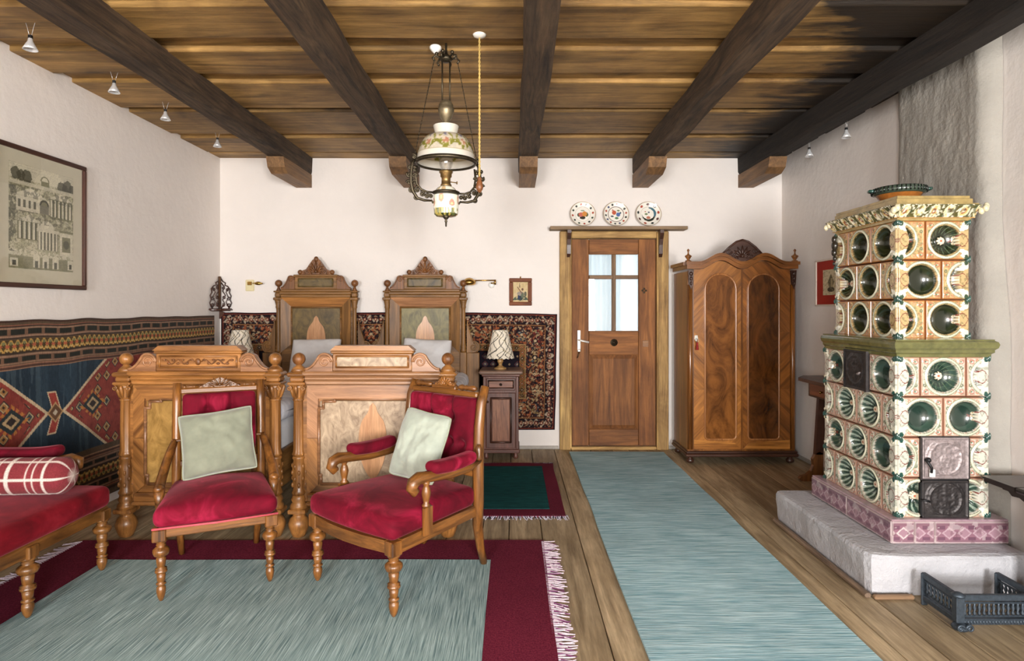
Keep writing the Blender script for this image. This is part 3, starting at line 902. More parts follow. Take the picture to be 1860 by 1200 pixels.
def ppos(u, v):
    X = px0 + (px1 - px0) * u; Z = pz0 + (pz1 - pz0) * v
    sag = -.016 * np.clip((X + .35) / .7, 0, 1) * v + .008 * (vnoise(X * 5, v * 0, 4) - .5) * v
    Xs = X - .022 * (1 - v) * np.clip((X + .2) / .6, 0, 1) + .010 * (vnoise(Z * 4, u * 0, 5) - .5) * (u > .9)
    return Xs, YB - .014 - .010 * vnoise(X * 4, Z * .8, 6), Z + sag
me = grid_mesh('wall_carpet', 780, 270, ppos, lambda u, v: persian_col(px0 + (px1 - px0) * u, pz0 + (pz1 - pz0) * v), M_persian)
tag(thick(link('wall_carpet', me), .008, -1), 'dark red Persian carpet with floral borders hung behind the headboards', 'wall rug')

# ================================================================== TILED STOVE
blk = tag(link('hearth_block', None), 'whitewashed masonry block carrying the tiled stove', 'stove base'); blk.location = (2.05, 3.2, 0)
def block_pos():
    x0, x1, y0, y1, h = 1.615, XR - .155, 2.715, 3.68, .184
    ring = [(x0, y1), (x0, y0 + .05), (x0 + .012, y0 + .012), (x0 + .05, y0), (x1, y0), (x1, y1)]
    pts = []
    for i in range(len(ring) - 1):
        a, b = Vector(ring[i]), Vector(ring[i + 1]); n = max(1, int((b - a).length / .03))
        pts += [a + (b - a) * k / n for k in range(n)]
    pts.append(Vector(ring[-1])); rows = []
    cx, cy = (x0 + x1) / 2, (y0 + y1) / 2
    prof = [(0, .022), (.03, .018), (.08, .014), (.13, .008), (.165, .006), (.18, .016), (h, .035)]
    return pts, prof, (cx, cy)
pts, prof, (cx, cy) = block_pos()
vs = []; fs = []; n = len(pts)
for (z, ins) in prof:
    for i, q in enumerate(pts):
        jit = .014 * (float(fbm(np.array([q.x * 9 + q.y * 9]), np.array([z * 12]), 4)[0]) - .5)
        dx = ins if q.x < 2.3 else 0
        x = q.x + (dx - .014 if q.x < 1.70 else 0) + (jit if q.x < 1.7 else 0); y = q.y + ((ins - .014 + jit) if q.y < 2.8 else (0))
        vs.append((x, y, z + (.006 * (float(vnoise(q.x * 6, q.y * 6, 8)) - .5) if z > .17 else 0)))
m = len(prof)
for j in range(m - 1):
    for i in range(n - 1): fs.append((j * n + i, j * n + i + 1, (j + 1) * n + i + 1, (j + 1) * n + i))
fs.append(tuple((m - 1) * n + i for i in range(n)))
fs = [q for q in fs]
mb = at(blk); mb.add(vs, fs, False); mb.build('plastered_body', M_block, blk)
at(blk).box(1.578, 1.606, 2.69, 3.66, 0, .022, .006).build('skirting', wood((92, 74, 60), (158, 134, 112), 'Y', .7, 1, .4), blk)
at(blk).box(1.61, 1.79, 2.672, 2.698, 0, .02, .006).build('skirting', wood((120, 90, 64), (186, 152, 118), 'X', .7, 1, .4), blk)

stove = thing('tiled_stove', 'tall glazed tile stove with round green bowl tiles on two tiers', 'stove', (2.05, 3.2, .190))
SA = lambda: at(stove)
def put(name, me, x, y, z, face, parent=None):
    """face F: front, looking to the camera; face L: the side looking to the door"""
    o = link(name, me, parent or stove)
    o.location = Vector((x, y, z)) - Vector(stove.location)
    o.rotation_euler = (0, 0, 0 if face == 'F' else -PI / 2)
    return o

LX0, LX1, LY0, LY1, LZ0, LZ1 = 1.835, 2.270, 2.870, 3.527, .300, 1.072
UX0, UX1, UY0, UY1, UZ0, UZ1 = 1.885, 2.232, 2.945, 3.500, 1.150, 1.733
M_joint = plain('stove_clay', (176, 120, 84), .6, 0, .2, 40)
SA().box(LX0 + .054, LX1, LY0 + .054, LY1, LZ0, LZ1).build('lower_core', M_joint, stove)
SA().box(UX0 + .054, UX1, UY0 + .054, UY1, UZ0, UZ1).build('upper_core', M_joint, stove)

def tile_mesh(w, h, cx, style, warm, side=0):
    """glazed tile w by h, circle centred at cx; style plain, flower or fluted; warm: upper tier tint; side -1/1: corner lacing drawn there"""
    g = .0022; R = .085; rb = .073; cz = h / 2
    nu, nv = max(8, int(w / .0026)), int(h / .0026)
    def base(u, v): return u * w, v * h
    def pos(u, v):
        x, z = base(u, v); r = np.hypot(x - cx, z - cz); a = np.arctan2(z - cz, x - cx)
        d = np.minimum(np.minimum(x, w - x), np.minimum(z, h - z))
        out = np.where(d < .008, .006 * np.clip(d / .004, 0, 1), .006)
        out = np.where(d < .012, out, .0045)
        out = out + .005 * np.exp(-((r - R + .003) / .0045) ** 2)
        t = np.clip(1 - r / rb, 0, 1)
        dep = .046 * np.sqrt(np.clip(1 - (r / rb) ** 2, 0, 1))
        if style == 'fluted': dep = dep * (1 + .14 * np.cos(a * 14) * np.clip(r / rb, 0, 1) * (r < rb)); dep = np.where(r < .016, .030, dep)
        elif style == 'flower': dep = np.where(r < .026, dep - .014 * np.clip((.026 - r) / .01, 0, 1), dep)
        out = np.where(r < rb, .004 - dep, out)
        if side: out = np.where((x if side < 0 else w - x) < .040 + .012 * np.cos((z - cz) / h * 2 * PI), .0075, out)
        # corner scroll relief
        for sx in (0, w):
            for sz in (0, h):
                q = np.hypot(x - sx - (.024 if sx == 0 else -.024), z - sz - (.024 if sz == 0 else -.024)); out = out + np.where(r > R + .004, .004 * np.exp(-((q - .010) / .004) ** 2), 0)
        edge = (d <= 1e-9)
        return x, np.where(edge, .012, -out), z
    def col(u, v):
        x, z = base(u, v); r = np.hypot(x - cx, z - cz); a = np.arctan2(z - cz, x - cx); n = len(u)
        d = np.minimum(np.minimum(x, w - x), np.minimum(z, h - z))
        p = Paint(n, (184, 156, 106) if warm else (200, 195, 180))
        p(vnoise(x * 55 + cx * 90, z * 55, 3) > .62, (204, 176, 128) if warm else (206, 190, 176), .6)
        p(fbm(x * 120 + 7, z * 120, 19, 2) > .60, (150, 104, 70) if warm else (168, 122, 104), .55); p(fbm(x * 110 + 3, z * 110, 29, 2) > .64, (96, 104, 72) if warm else (110, 128, 112), .5)
        p(d < .010, (178, 118, 66) if warm else (186, 146, 122), .9); p(d < .004, (140, 84, 44) if warm else (146, 100, 80), .9)
        for sx in (0, w):
            for sz in (0, h):
                ox = sx + (.024 if sx == 0 else -.024); oz = sz + (.024 if sz == 0 else -.024)
                q = np.hypot(x - ox, z - oz); far = r > R + .004
                p(far & (np.abs(q - .010) < .0024), (170, 98, 76), .85); p(far & (q < .0045), (96, 116, 88))
                q2 = np.hypot(x - ox - (.030 if sx == 0 else -.030), z - oz + (.004 if sz == 0 else -.004)); p(far & (np.abs(q2 - .006) < .0020), (180, 122, 94), .8)
                q3 = np.hypot(x - ox + (.004 if sx == 0 else -.004), z - oz - (.030 if sz == 0 else -.030)); p(far & (np.abs(q3 - .006) < .0022), (84, 104, 78), .9)
        p(np.abs(r - R) < .006, (216, 214, 190)); p(np.abs(r - R - .006) < .0018, (112, 124, 96), .9); p(np.abs(r - R + .006) < .0016, (92, 108, 84), .8)
        inb = r < rb
        p(inb, (24, 32, 16) if warm else (30, 52, 44)); p(inb & (r > .052) , (46, 54, 30) if warm else (62, 86, 74), .6)
        if style == 'fluted':
            p(inb & (r > .036) & (np.cos(a * 14) > .25), (168, 184, 168) if not warm else (150, 156, 120), .85 ); p(inb & (r > .02) & (np.cos(a * 14) > .1) & (r < .045), (40, 66, 54), .55)
        if style in ('fluted', 'flower'):
            pr = .021 * (.62 + .38 * np.abs(np.cos(a * 4))); p(r < pr + .0025, (60, 44, 34), .8); p(r < pr, (232, 216, 190)); p(r < .006, (178, 92, 66))
        if style == 'flower': p(inb & (r > .034) & (np.abs(np.sin(a * 8 + r * 40)) < .25), (110, 128, 100), .6)
        if side:
            p((x if side < 0 else w - x) < .040 + .012 * np.cos((z - cz) / h * 2 * PI), (186, 160, 112) if warm else (202, 199, 186))
            p(((x if side < 0 else w - x) < .045) & (fbm(x * 90, z * 90, 23, 2) > .58), (110, 98, 62) if warm else (120, 128, 112), .6)
            ex = x if side < 0 else w - x; zz = z - cz
            for sg in (-1, 1):
                p(np.abs(zz - sg * (.052 * np.sin(np.clip(ex, 0, .07) / .07 * PI * .95) * (1 - ex / .16) * 1.0 - .010)) < np.where(ex < .075, .0024, -1), (118, 42, 36))
                p(np.hypot((ex - .018) / .018, (zz - sg * .070) / .020) < 1, (224, 220, 200)); p(np.hypot((ex - .014) / .010, (zz - sg * .084) / .014) < 1, (34, 74, 66) if not warm else (48, 70, 48))
                p(np.hypot((ex - .034) / .012, (zz - sg * .052) / .008) < 1, (246, 244, 230))
            for q_ in (-1, 0, 1): p(np.hypot((ex - .056) / .0062, (zz - q_ * .015) / .0062) < 1, (214, 206, 182), .9); p(np.hypot((ex - .056) / .003, (zz - q_ * .017) / .003) < 1, (150, 120, 80))
        return p.c
    return grid_mesh('stove_tile', nu, nv, lambda u, v: pos(u, v), col, M_ceramic)
_tiles = {}
def tile(w, h, cx, style, warm, side, x, y, z, face):
    key = (round(w, 3), round(h, 3), round(cx, 3), style, warm, side)
    if key not in _tiles: _tiles[key] = tile_mesh(w - .0025, h - .0025, cx, style, warm, side)
    return put('stove_tile', _tiles[key], x, y, z, face)

def iron_plate(w, h, seed, grey):
    def pos(u, v):
        x, z = u * w, v * h; d = np.minimum(np.minimum(x, w - x), np.minimum(z, h - z))
        o = .004 + .006 * (d < .010) + np.where(d > .018, .007 * fbm(np.abs(x - w / 2) * 70, z * 70, seed, 3) * (np.hypot(x - w / 2, z - h / 2) < .42 * w), 0)
        o = o + .004 * np.exp(-((np.hypot(x - w / 2, z - h / 2) - .34 * w) / .005) ** 2)
        return x, np.where(d <= 1e-9, .006, -o), z
    return grid_mesh('iron_plate', 64, 64, pos, None, grey)
M_plate = plain('grey_cast_iron', (150, 138, 138), .45, .35, .35, 60, .3)
M_plate_d = plain('dark_cast_iron', (62, 58, 58), .45, .5, .35, 60, .3)

W = LX1 - LX0; th = (LZ1 - LZ0) / 4; D = LY1 - LY0; T = D / 3
zrow = [LZ0 + th * (3 - r) for r in range(4)]                       # row 0 on top
# front of the lower tier
hw = (W - T) / 2
tile(hw, th, .000, 'plain', False, -1, LX0, LY0, zrow[0], 'F'); tile(T, th, T / 2, 'flower', False, 0, LX0 + hw, LY0, zrow[0], 'F'); tile(hw, th, hw, 'flower', False, 1, LX0 + hw + T, LY0, zrow[0], 'F')
tile(W / 2, th, W / 4 + .005, 'plain', False, -1, LX0, LY0, zrow[1], 'F'); tile(W / 2, th, W / 4 - .005, 'plain', False, 1, LX0 + W / 2, LY0, zrow[1], 'F')
tile(hw, th, .000, 'plain', False, -1, LX0, LY0, zrow[2], 'F'); tile(hw, th, hw, 'plain', False, 1, LX0 + hw + T, LY0, zrow[2], 'F')
tile(hw + .004, th, .100, 'fluted', False, -1, LX0, LY0, zrow[3], 'F'); tile(hw + .004, th, .010, 'fluted', False, 1, LX0 + hw + T - .004, LY0, zrow[3], 'F')
# side of the lower tier, from the far end towards the camera
def ly(t): return LY1 - t
tile(T, th, T / 2 + .008, 'plain', False, -1, LX0, ly(0), zrow[0], 'L'); tile(T, th, T / 2, 'plain', False, 1, LX0, ly(2 * T), zrow[0], 'L')
h2 = T / 2
tile(h2, th, .0, 'flower', False, -1, LX0, ly(0), zrow[1], 'L'); tile(T, th, T / 2, 'fluted', False, 0, LX0, ly(h2), zrow[1], 'L'); tile(T, th, T / 2, 'fluted', False, 0, LX0, ly(h2 + T), zrow[1], 'L'); tile(h2, th, h2, 'plain', False, 1, LX0, ly(h2 + 2 * T), zrow[1], 'L')
tile(T, th, T / 2 + .008, 'flower', False, -1, LX0, ly(0), zrow[2], 'L'); tile(T, th, T / 2, 'fluted', False, 0, LX0, ly(T), zrow[2], 'L'); tile(T, th, T / 2, 'plain', False, 1, LX0, ly(2 * T), zrow[2], 'L')
tile(h2, th, .0, 'flower', False, -1, LX0, ly(0), zrow[3], 'L'); tile(T, th, T / 2, 'fluted', False, 0, LX0, ly(h2), zrow[3], 'L'); tile(T, th, T / 2, 'fluted', False, 0, LX0, ly(h2 + T), zrow[3], 'L'); tile(h2, th, h2, 'fluted', False, 1, LX0, ly(h2 + 2 * T), zrow[3], 'L')
# upper tier
uh = (UZ1 - UZ0) / 3; UT = .213; uw = UX1 - UX0 - UT; UD = UY1 - UY0; us = UD - 2 * UT
for r in range(3):
    z = UZ1 - uh * (r + 1)
    if r != 1:
        tile(uw, uh, .005, 'plain', True, -1, UX0, UY0, z, 'F'); tile(UT, uh, UT / 2 - .008, 'flower' if r == 0 else 'plain', True, 1, UX0 + uw, UY0, z, 'F')
        tile(us, uh, .0, 'flower', True, -1, UX0, UY1, z, 'L'); tile(UT, uh, UT / 2, 'plain', True, 0, UX0, UY1 - us, z, 'L'); tile(UT, uh, UT / 2, 'plain', True, 1, UX0, UY1 - us - UT, z, 'L')
    else:
        tile(UT, uh, UT / 2 + .008, 'plain', True, -1, UX0, UY0, z, 'F'); tile(uw, uh, uw - .02, 'flower', True, 1, UX0 + UT, UY0, z, 'F')
        tile(UT, uh, UT / 2, 'flower', True, -1, UX0, UY1, z, 'L'); tile(UT, uh, UT / 2, 'plain', True, 0, UX0, UY1 - UT, z, 'L'); tile(us, uh, us, 'plain', True, 1, UX0, UY1 - 2 * UT, z, 'L')

# leaf ornaments on the corners where the rows meet
M_leaf_g = plain('green_glaze', (40, 74, 66), .2, 0, .35, 50, 0, .6)
M_leaf_w = plain('white_glaze', (214, 204, 172), .2, 0, .12, 50, 0, .6)
leaf_g = MB(); leaf_w = MB()
for k in range(5):
    a = (k - 2) * .5
    leaf_g.ball((.006 * (k - 2), .004 * abs(k - 2) - .006, -.004 - .004 * abs(k - 2) + .008), (.006, .005, .017 - .002 * abs(k - 2)), 8, 6)
for s_ in (-1, 1):
    for k in range(3): leaf_w.ball((.009 * (k - 1), .004 * abs(k - 1) + .003, s_ * (.024 + .004 * (k % 2))), (.0045, .003, .008), 8, 6)
g0 = w0 = None
for (cx_, cy_, z0_, hh_, nn) in ((LX0, LY0, LZ0, th, 4), (UX0, UY0, UZ0, uh, 3), (LX1, LY0, LZ0, th, 4), (UX1, UY0, UZ0, uh, 3), (LX0, LY1, LZ0, th, 4), (UX0, UY1, UZ0, uh, 3)):
    for k in range(nn + 1):
        if k == 0: zz = z0_ + .012
        elif k == nn: zz = z0_ + hh_ * nn - .012
        else: zz = z0_ + hh_ * k
        if g0 is None:
            g0 = leaf_g.build('corner_leaf', M_leaf_g, stove); w0 = leaf_w.build('corner_blossom', M_leaf_w, stove); g, w = g0, w0
        else: g = link('corner_leaf', g0.data, stove); w = link('corner_blossom', w0.data, stove)
        for q in (g, w):
            q.location = Vector((cx_, cy_, zz)) - Vector(stove.location); q.rotation_euler = (0, 0, -PI / 4 if cx_ < 2.1 else PI / 5)

# iron doors
d1 = put('ash_door', iron_plate(T + .004, .178, 5, M_plate_d), LX0 + hw - .002, LY0 - .010, zrow[3] + .004, 'F')
d2 = put('fire_door', iron_plate(T + .004, th + .006, 7, M_plate), LX0 + hw - .002, LY0 - .012, zrow[2] - .004, 'F')
MB().box(-.004, T + .008, -.004, .012, -.003, .004).box(-.004, T + .008, -.004, .012, th - .002, th + .010).box(-.006, .012, -.006, .012, 0, th).box(T - .006, T + .010, -.006, .012, 0, th).build('door_frame', M_plate_d, d2)
MB().tube([(.010, -.012, .095), (.014, -.028, .085), (.030, -.030, .060), (.034, -.022, .035)], .006, 6).ball((.020, -.022, .095), .012, 8, 6).build('latch', M_black, d2)
MB().box(.030, .058, -.016, -.010, .012, .048, .002).build('latch_tag', M_white, d2)
MB().box(-.004, T + .008, -.004, .010, -.002, .008).box(-.004, T + .008, -.004, .010, .168, .180).box(-.004, .010, -.004, .010, 0, .178).box(T - .006, T + .008, -.004, .010, 0, .178).build('door_frame', M_black, d1)
MB().tube([(-.012, -.012, .085), (.004, -.024, .090), (.028, -.022, .082)], .005, 6).build('latch', M_black, d1)
d3 = put('flue_door', iron_plate(T, th + .016, 11, M_plate_d), LX0 - .010, ly(T), zrow[0] - .010, 'L')
MB().box(-.002, .012, -.006, .010, 0, th + .016).build('frame_bar', M_black, d3); MB().box(T - .020, T, -.012, .010, 0, th + .016).build('frame_bar', M_plate_d, d3)
MB().tube([(T * .72, -.012, .085), (T * .74, -.026, .088), (T * .86, -.026, .098)], .005, 6).build('latch', M_plate, d3)

# cornices: profile swept around front and side
def cornice(x0, x1, y0, y1, prof):
    """prof: (out, z) pairs, swept along side - corner - front - right end"""
    mb = SA(); n = len(prof); vs = []; fs = []
    path = [(0, y1, -1, 0, x0), (0, y0, -1, -1, x0), (0, y0, 1, -1, x1), (0, y1, 1, 0, x1)]
    for (_, y, sx, sy, x) in path:
        for (o, z) in prof: vs.append((x + sx * o, y + sy * o, z))
    for k in range(3):
        for i in range(n - 1): fs.append((k * n + i, (k + 1) * n + i, (k + 1) * n + i + 1, k * n + i + 1))
    fs.append(tuple(k * n + n - 1 for k in range(4))); fs.append(tuple(k * n for k in range(4))[::-1])
    return mb.add(vs, fs)
M_green = plain('olive_glaze', (98, 98, 56), .22, 0, .3, 20, 0, .6)
M_ochre = plain('ochre_glaze', (158, 136, 84), .25, 0, .3, 20, 0, .6)
cornice(LX0, LX1, LY0, LY1, [(0, 1.066), (.008, 1.068), (.008, 1.082), (.018, 1.090), (.018, 1.102), (.028, 1.112), (.032, 1.128), (.028, 1.140), (.018, 1.146), (.018, 1.152), (-.05, 1.156)]).build('middle_cornice', M_green, stove)
cornice(UX0, UX1, UY0, UY1, [(0, 1.728), (.008, 1.730), (.008, 1.742), (.012, 1.745)]).build('crown_fillet', M_ochre, stove)
cornice(UX0, UX1, UY0, UY1, [(.010, 1.800), (.030, 1.802), (.030, 1.812), (.012, 1.816), (.012, 1.836), (.004, 1.840), (.004, 1.852), (-.02, 1.856)]).build('top_slab', M_ochre, stove)
# flaring leaf frieze
def frieze_mesh(w):
    def pos(u, v):
        x = u * w; o = .010 + .050 * v ** 1.6 - .012 * (v > .93)
        rel = .010 * np.abs(np.sin(x / .036 * PI)) * np.sin(v * PI) + .006 * (fbm(x * 80, v * 6, 3) - .3)
        return x + (u - .0) * 0 + (-1 + 2 * u) * 0, -(o + rel), 1.742 + .062 * v
    def col(u, v):
        x = u * w; p = Paint(len(u), (222, 212, 176)); f_ = (x / .072) % 1 - .5; g_ = v - .5
        p(np.hypot(f_ * 1.3, g_) > .46, (88, 84, 44)); p(np.hypot(f_ * 1.3, g_ * 1.0) < .34, (208, 184, 120)); p(np.hypot(f_ * 1.3, g_) < .20, (150, 84, 56)); p(np.hypot(f_ * 1.3, g_) < .09, (232, 226, 200))
        p((vnoise(x * 130, v * 8, 5) > .62), (236, 230, 208), .8); p((vnoise(x * 110, v * 7, 15) > .70), (64, 76, 48), .8); p(v < .06, (170, 128, 70))
        return p.c
    return grid_mesh('leaf_frieze', int(w / .003), 24, pos, col, M_ceramic)
put('leaf_frieze', frieze_mesh(UX1 - UX0 + .05), UX0 - .025, UY0, 0, 'F'); put('leaf_frieze', frieze_mesh(UD + .05), UX0, UY1 + .025, 0, 'L')
mb = MB()
for s_ in range(3): mb.ball((.012 * (s_ - 1), -.012 * (s_ % 2), .012 * s_), (.014, .012, .018), 8, 6)
cl = mb.build('crown_corner_leaf', M_leaf_w, stove)
cl.location = Vector((UX0 - .045, UY0 - .045, 1.762)) - Vector(stove.location); cl.rotation_euler = (0, 0, -PI / 4)
for (a, b) in ((UX1 + .045, UY0 - .04), (UX0 - .04, UY1 + .02)):
    c = link('crown_corner_leaf', cl.data, stove); c.location = Vector((a, b, 1.772)) - Vector(stove.location)
mb = SA()
for k, (dz, r_) in enumerate(((0, .016), (-.035, .022), (-.075, .018), (-.11, .013), (-.14, .009))): mb.ball((UX0 - .022 + .004 * (k % 2), UY1 - .01, 1.70 + dz), (r_ * .8, r_, r_ * 1.3), 8, 6)
mb.build('corner_acanthus', plain('dark_glaze', (40, 34, 26), .3, 0, .3, 40, 0, .4), stove)

# pink plinth tiles with diamonds
def plinth_mesh(w, ph, pale=False):
    h = .106
    def pos(u, v):
        x, z = u * w, v * h; d = np.minimum(np.minimum(x, w - x), np.minimum(z, h - z))
        return x, np.where(d <= 1e-9, .012, -.004 * np.clip(d / .004, 0, 1)), z
    def col(u, v):
        x, z = u * w, v * h; p = Paint(len(u), (132, 98, 110)); P = .072
        f_ = np.abs((((x + ph) / P) % 1) - .5) * 2; g_ = np.abs(z - .052) / .030
        p(np.abs(z - .052) < .034, (142, 104, 118)); p(f_ + g_ < .98, (182, 156, 164) if not pale else (204, 190, 188)); p(f_ + g_ < .72, (160, 126, 138)); p((f_ > .5) & (g_ > .6) & (np.abs(z - .052) < .034), (112, 78, 94))
        p((z < .010) | (z > h - .008), (176, 156, 158)); p((x < .005) | (x > w - .005), (190, 172, 172)); p(fbm(x * 26, z * 26, 6) > .62, (196, 182, 182), .5); p(fbm(x * 40 + 5, z * 40, 16) > .64, (104, 76, 84), .4)
        return p.c
    return grid_mesh('plinth_tile', int(w / .003), 36, pos, col, M_ceramic)
PX0, PX1, PY0, PY1, PZ = 1.784, 2.337, 2.830, 3.590, .190
SA().box(PX0 + .008, PX1 - .002, PY0 + .008, PY1, PZ, PZ + .104).build('plinth_core', M_joint, stove)
SA().box(PX0, PX1, PY0, PY1, PZ + .104, PZ + .114, .004).build('plinth_cap', plain('mauve_glaze', (168, 140, 150), .25, 0, .2, 30, 0, .5), stove)
x = PX0
for w_, pale in ((.107, True), (.095, False), (.351, False)):
    put('plinth_tile', plinth_mesh(w_ - .002, x * 1.0, pale), x, PY0, PZ, 'F'); x += w_
t = 0
for w_ in (.38, .38):
    put('plinth_tile', plinth_mesh(w_ - .002, t), PX0, PY1 - t, PZ, 'L'); t += w_

# dish on top of the stove
bowl = thing('serving_dish', 'brown glazed dish with green ribbed rim on top of the stove', 'bowl', (2.055, 3.20, 1.857))
bowl.scale = (.74, .74, .82)
MB().lathe([(0, .0), (.085, .0), (.095, .006), (.125, .030), (.146, .058), (.150, .066), (.140, .066), (.118, .034), (.08, .014), (0, .012)], seg=40).build('dish_body', plain('amber_glaze', (150, 92, 40), .25, 0, .25, 18, 0, .5), bowl)
mb = MB(); mb.lathe([(.146, .058), (.164, .064), (.170, .078), (.168, .098), (.160, .104), (.152, .100), (.150, .066)], seg=48, cap=False)
rim = mb.build('dish_rim', plain('dark_green_glaze', (62, 74, 62), .25, 0, .3, 40, 0, .5), bowl)
mb = MB()
for k in range(40):
    a = 2 * PI * k / 40; mb.tube([(.171 * math.cos(a), .171 * math.sin(a), .066), (.174 * math.cos(a), .174 * math.sin(a), .084), (.168 * math.cos(a), .168 * math.sin(a), .100)], .0045, 5)
mb.build('rim_ribs', plain('black_green_glaze', (26, 34, 30), .25, 0, .2, 40, 0, .5), rim)
for a in (-.35, PI - .25):
    MB().tube([(.165 * math.cos(a - .16), .165 * math.sin(a - .16), .085), (.195 * math.cos(a - .08), .195 * math.sin(a - .08), .088), (.195 * math.cos(a + .08), .195 * math.sin(a + .08), .088), (.165 * math.cos(a + .16), .165 * math.sin(a + .16), .085)], .010, 8).build('lug_handle', M_leaf_g, bowl)

# ------------------------------------------------------------------ cast-iron fender before the stove
fen = thing('hearth_fender', 'blue-grey cast-iron fender with tiny balusters in front of the stove', 'fender', (1.96, 2.5, 0))
FA = lambda: at(fen)
fx0, fx1, fy0, fy1 = 1.802, 2.125, 2.432, 2.640
for (name, zlo, zhi, o_) in (('top_rail', .118, .142, .010), ('top_rail', .104, .112, .005), ('bottom_rail', .022, .046, .010), ('bottom_rail', .050, .058, .004)):
    FA().box(fx0, fx1, fy0 - o_, fy0 + o_, zlo, zhi, .003).build(name, M_iron, fen)
    for xx in (fx0, fx1): FA().box(xx - o_, xx + o_, fy0 + .012, fy1, zlo, zhi, .003).build(name, M_iron, fen)
bal = MB().lathe([(.004, .056), (.0075, .066), (.0035, .074), (.0075, .088), (.004, .098), (.006, .106)], seg=8); b0 = None
spots = [(fx0 + .026 + .0195 * k, fy0) for k in range(15)] + [(fx0, fy0 + .03 + .0215 * k) for k in range(8)] + [(fx1, fy0 + .03 + .0215 * k) for k in range(8)]
for (a, b) in spots:
    if b0 is None: b0 = bal.build('baluster', M_iron, fen); q = b0
    else: q = link('baluster', b0.data, fen)
    q.location = (a - 1.96, b - 2.5, 0)
for xx in (fx0, fx1):
    FA().box(xx - .017, xx + .017, fy0 - .017, fy0 + .017, .03, .135, .004).lathe([(.024, .135), (.026, .142), (.012, .150), (0, .152)], (xx, fy0, 0), 12).build('corner_post', M_iron, fen)
    FA().ball((xx, fy0 - .012, .018), (.034, .03, .018), 12, 8).spiral((xx - .018, fy0 - .038, .022), .016, .004, 1.3, .005).spiral((xx + .020, fy0 - .038, .022), .016, .004, 1.3, .005, PI, -1).build('scroll_foot', M_iron, fen)
for xx in (fx0, fx1):
    FA().box(xx - .013, xx + .013, fy1 - .012, fy1, .0, .140, .003).build('end_post', M_iron, fen)
mb = FA()
for k in range(24): mb.ball((fx0 + .02 + .0125 * k, fy0 - .010, .034), (.005, .004, .008), 6, 5)
mb.build('bead_moulding', M_iron, fen)

# ================================================================== BEDS
M_burl_o = burl((58, 46, 22), (118, 96, 50), 9, .45, .0)
M_burl_g = burl((122, 98, 74), (196, 172, 142), 15, .4, .1)
M_burl_h = burl((120, 88, 40), (186, 146, 82), 9)
M_inlay = wood((160, 108, 66), (214, 164, 118), 'Z', .35, 1.4, .1, .06, None, .2)
M_edge = wood((116, 76, 46), (190, 138, 96), 'X', .35, 1.2, .1, .05, None, .2)

def palmette(mb, cx, y, z, w, h, t=.012, petals=7):
    """carved symmetrical crest: petals over a pair of volutes with little beads"""
    for k in range(petals):
        a = PI * (.14 + .72 * k / (petals - 1)); L_ = h * (.50 + .30 * math.sin(a) ** 2)
        ux, uz = math.cos(a), math.sin(a)
        pts = [(cx + ux * L_ * s_ * (w / h) * .62, y - t * math.sin(s_ * PI) * .6, z + h * .12 + uz * L_ * s_ * 1.05) for s_ in (.12, .4, .7, 1.0)]
        mb.tube(pts, [t * .45, t * .75, t * .8, t * .25], 6)
    for s_ in (-1, 1):
        mb.spiral((cx + s_ * w * .27, y - t * .3, z + h * .16), h * .15, h * .03, 1.5, t * .42, PI / 2, s_, 'XZ', 20, 6)
        mb.spiral((cx + s_ * w * .42, y - t * .2, z + h * .10), h * .10, h * .02, 1.4, t * .36, PI / 2, -s_, 'XZ', 18, 6)
        mb.tube([(cx + s_ * w * .14, y - t * .3, z + h * .05), (cx + s_ * w * .3, y - t * .3, z + h * .34), (cx + s_ * w * .17, y - t * .3, z + h * .62)], [t * .4, t * .55, t * .2], 6)
        for q in (.2, .35): mb.ball((cx + s_ * w * q, y - t * .4, z + h * (.42 - q * .5)), t * .5, 8, 6)
    mb.ball((cx, y - t * .5, z + h * .22), (t * .9, t * .8, t * 1.2), 10, 7)
    return mb

def volute(mb, x_in, z0, Lx, h, sgn, y0, y1, th=.009, rf=.46):
    """swept scroll bracket: tall beside the block at x_in, sloping down outwards"""
    R = h * rf; pts = [(x_in, z0)]
    for k in range(9):
        a = PI * (.5 - .0) * 0 + PI / 2 + (PI / 2) * 0
        t = k / 8; ang = PI - t * PI * .72
        pts.append((x_in + sgn * (R - R * -math.cos(ang) * -1 + 0) if False else x_in + sgn * (R + R * math.cos(ang)), z0 + h - R + R * math.sin(ang)))
    lx, lz = pts[-1]
    for k in range(1, 8):
        t = k / 7; pts.append((lx + (x_in + sgn * Lx - lx) * t, lz + (z0 + .012 - lz) * (1 - (1 - t) ** 2.0)))
    pts.append((x_in + sgn * Lx, z0))
    mb.prism(pts, y0, y1, 'XZ')
    edge = [(p[0], y0 - th * .3, p[1]) for p in pts[1:-1]]
    mb.tube(edge, th, 6)
    mb.spiral((x_in + sgn * R, y0 - th * .2, z0 + h - R), R * .82, R * .12, 1.6, th * .8, PI if sgn > 0 else 0, -sgn, 'XZ', 30, 6)
    return mb

def mandorla(cx, z0, z1, hw, notch=True):
    pts = []; n = 22
    for k in range(n + 1):
        t = k / n; pts.append((cx + hw * math.sin(PI * t) ** .62 * (1 - .42 * math.exp(-((t - .90) / .085) ** 2)), z0 + (z1 - z0) * t))
    return pts + [(2 * cx - x, z) for (x, z) in pts[::-1][1:-1]]

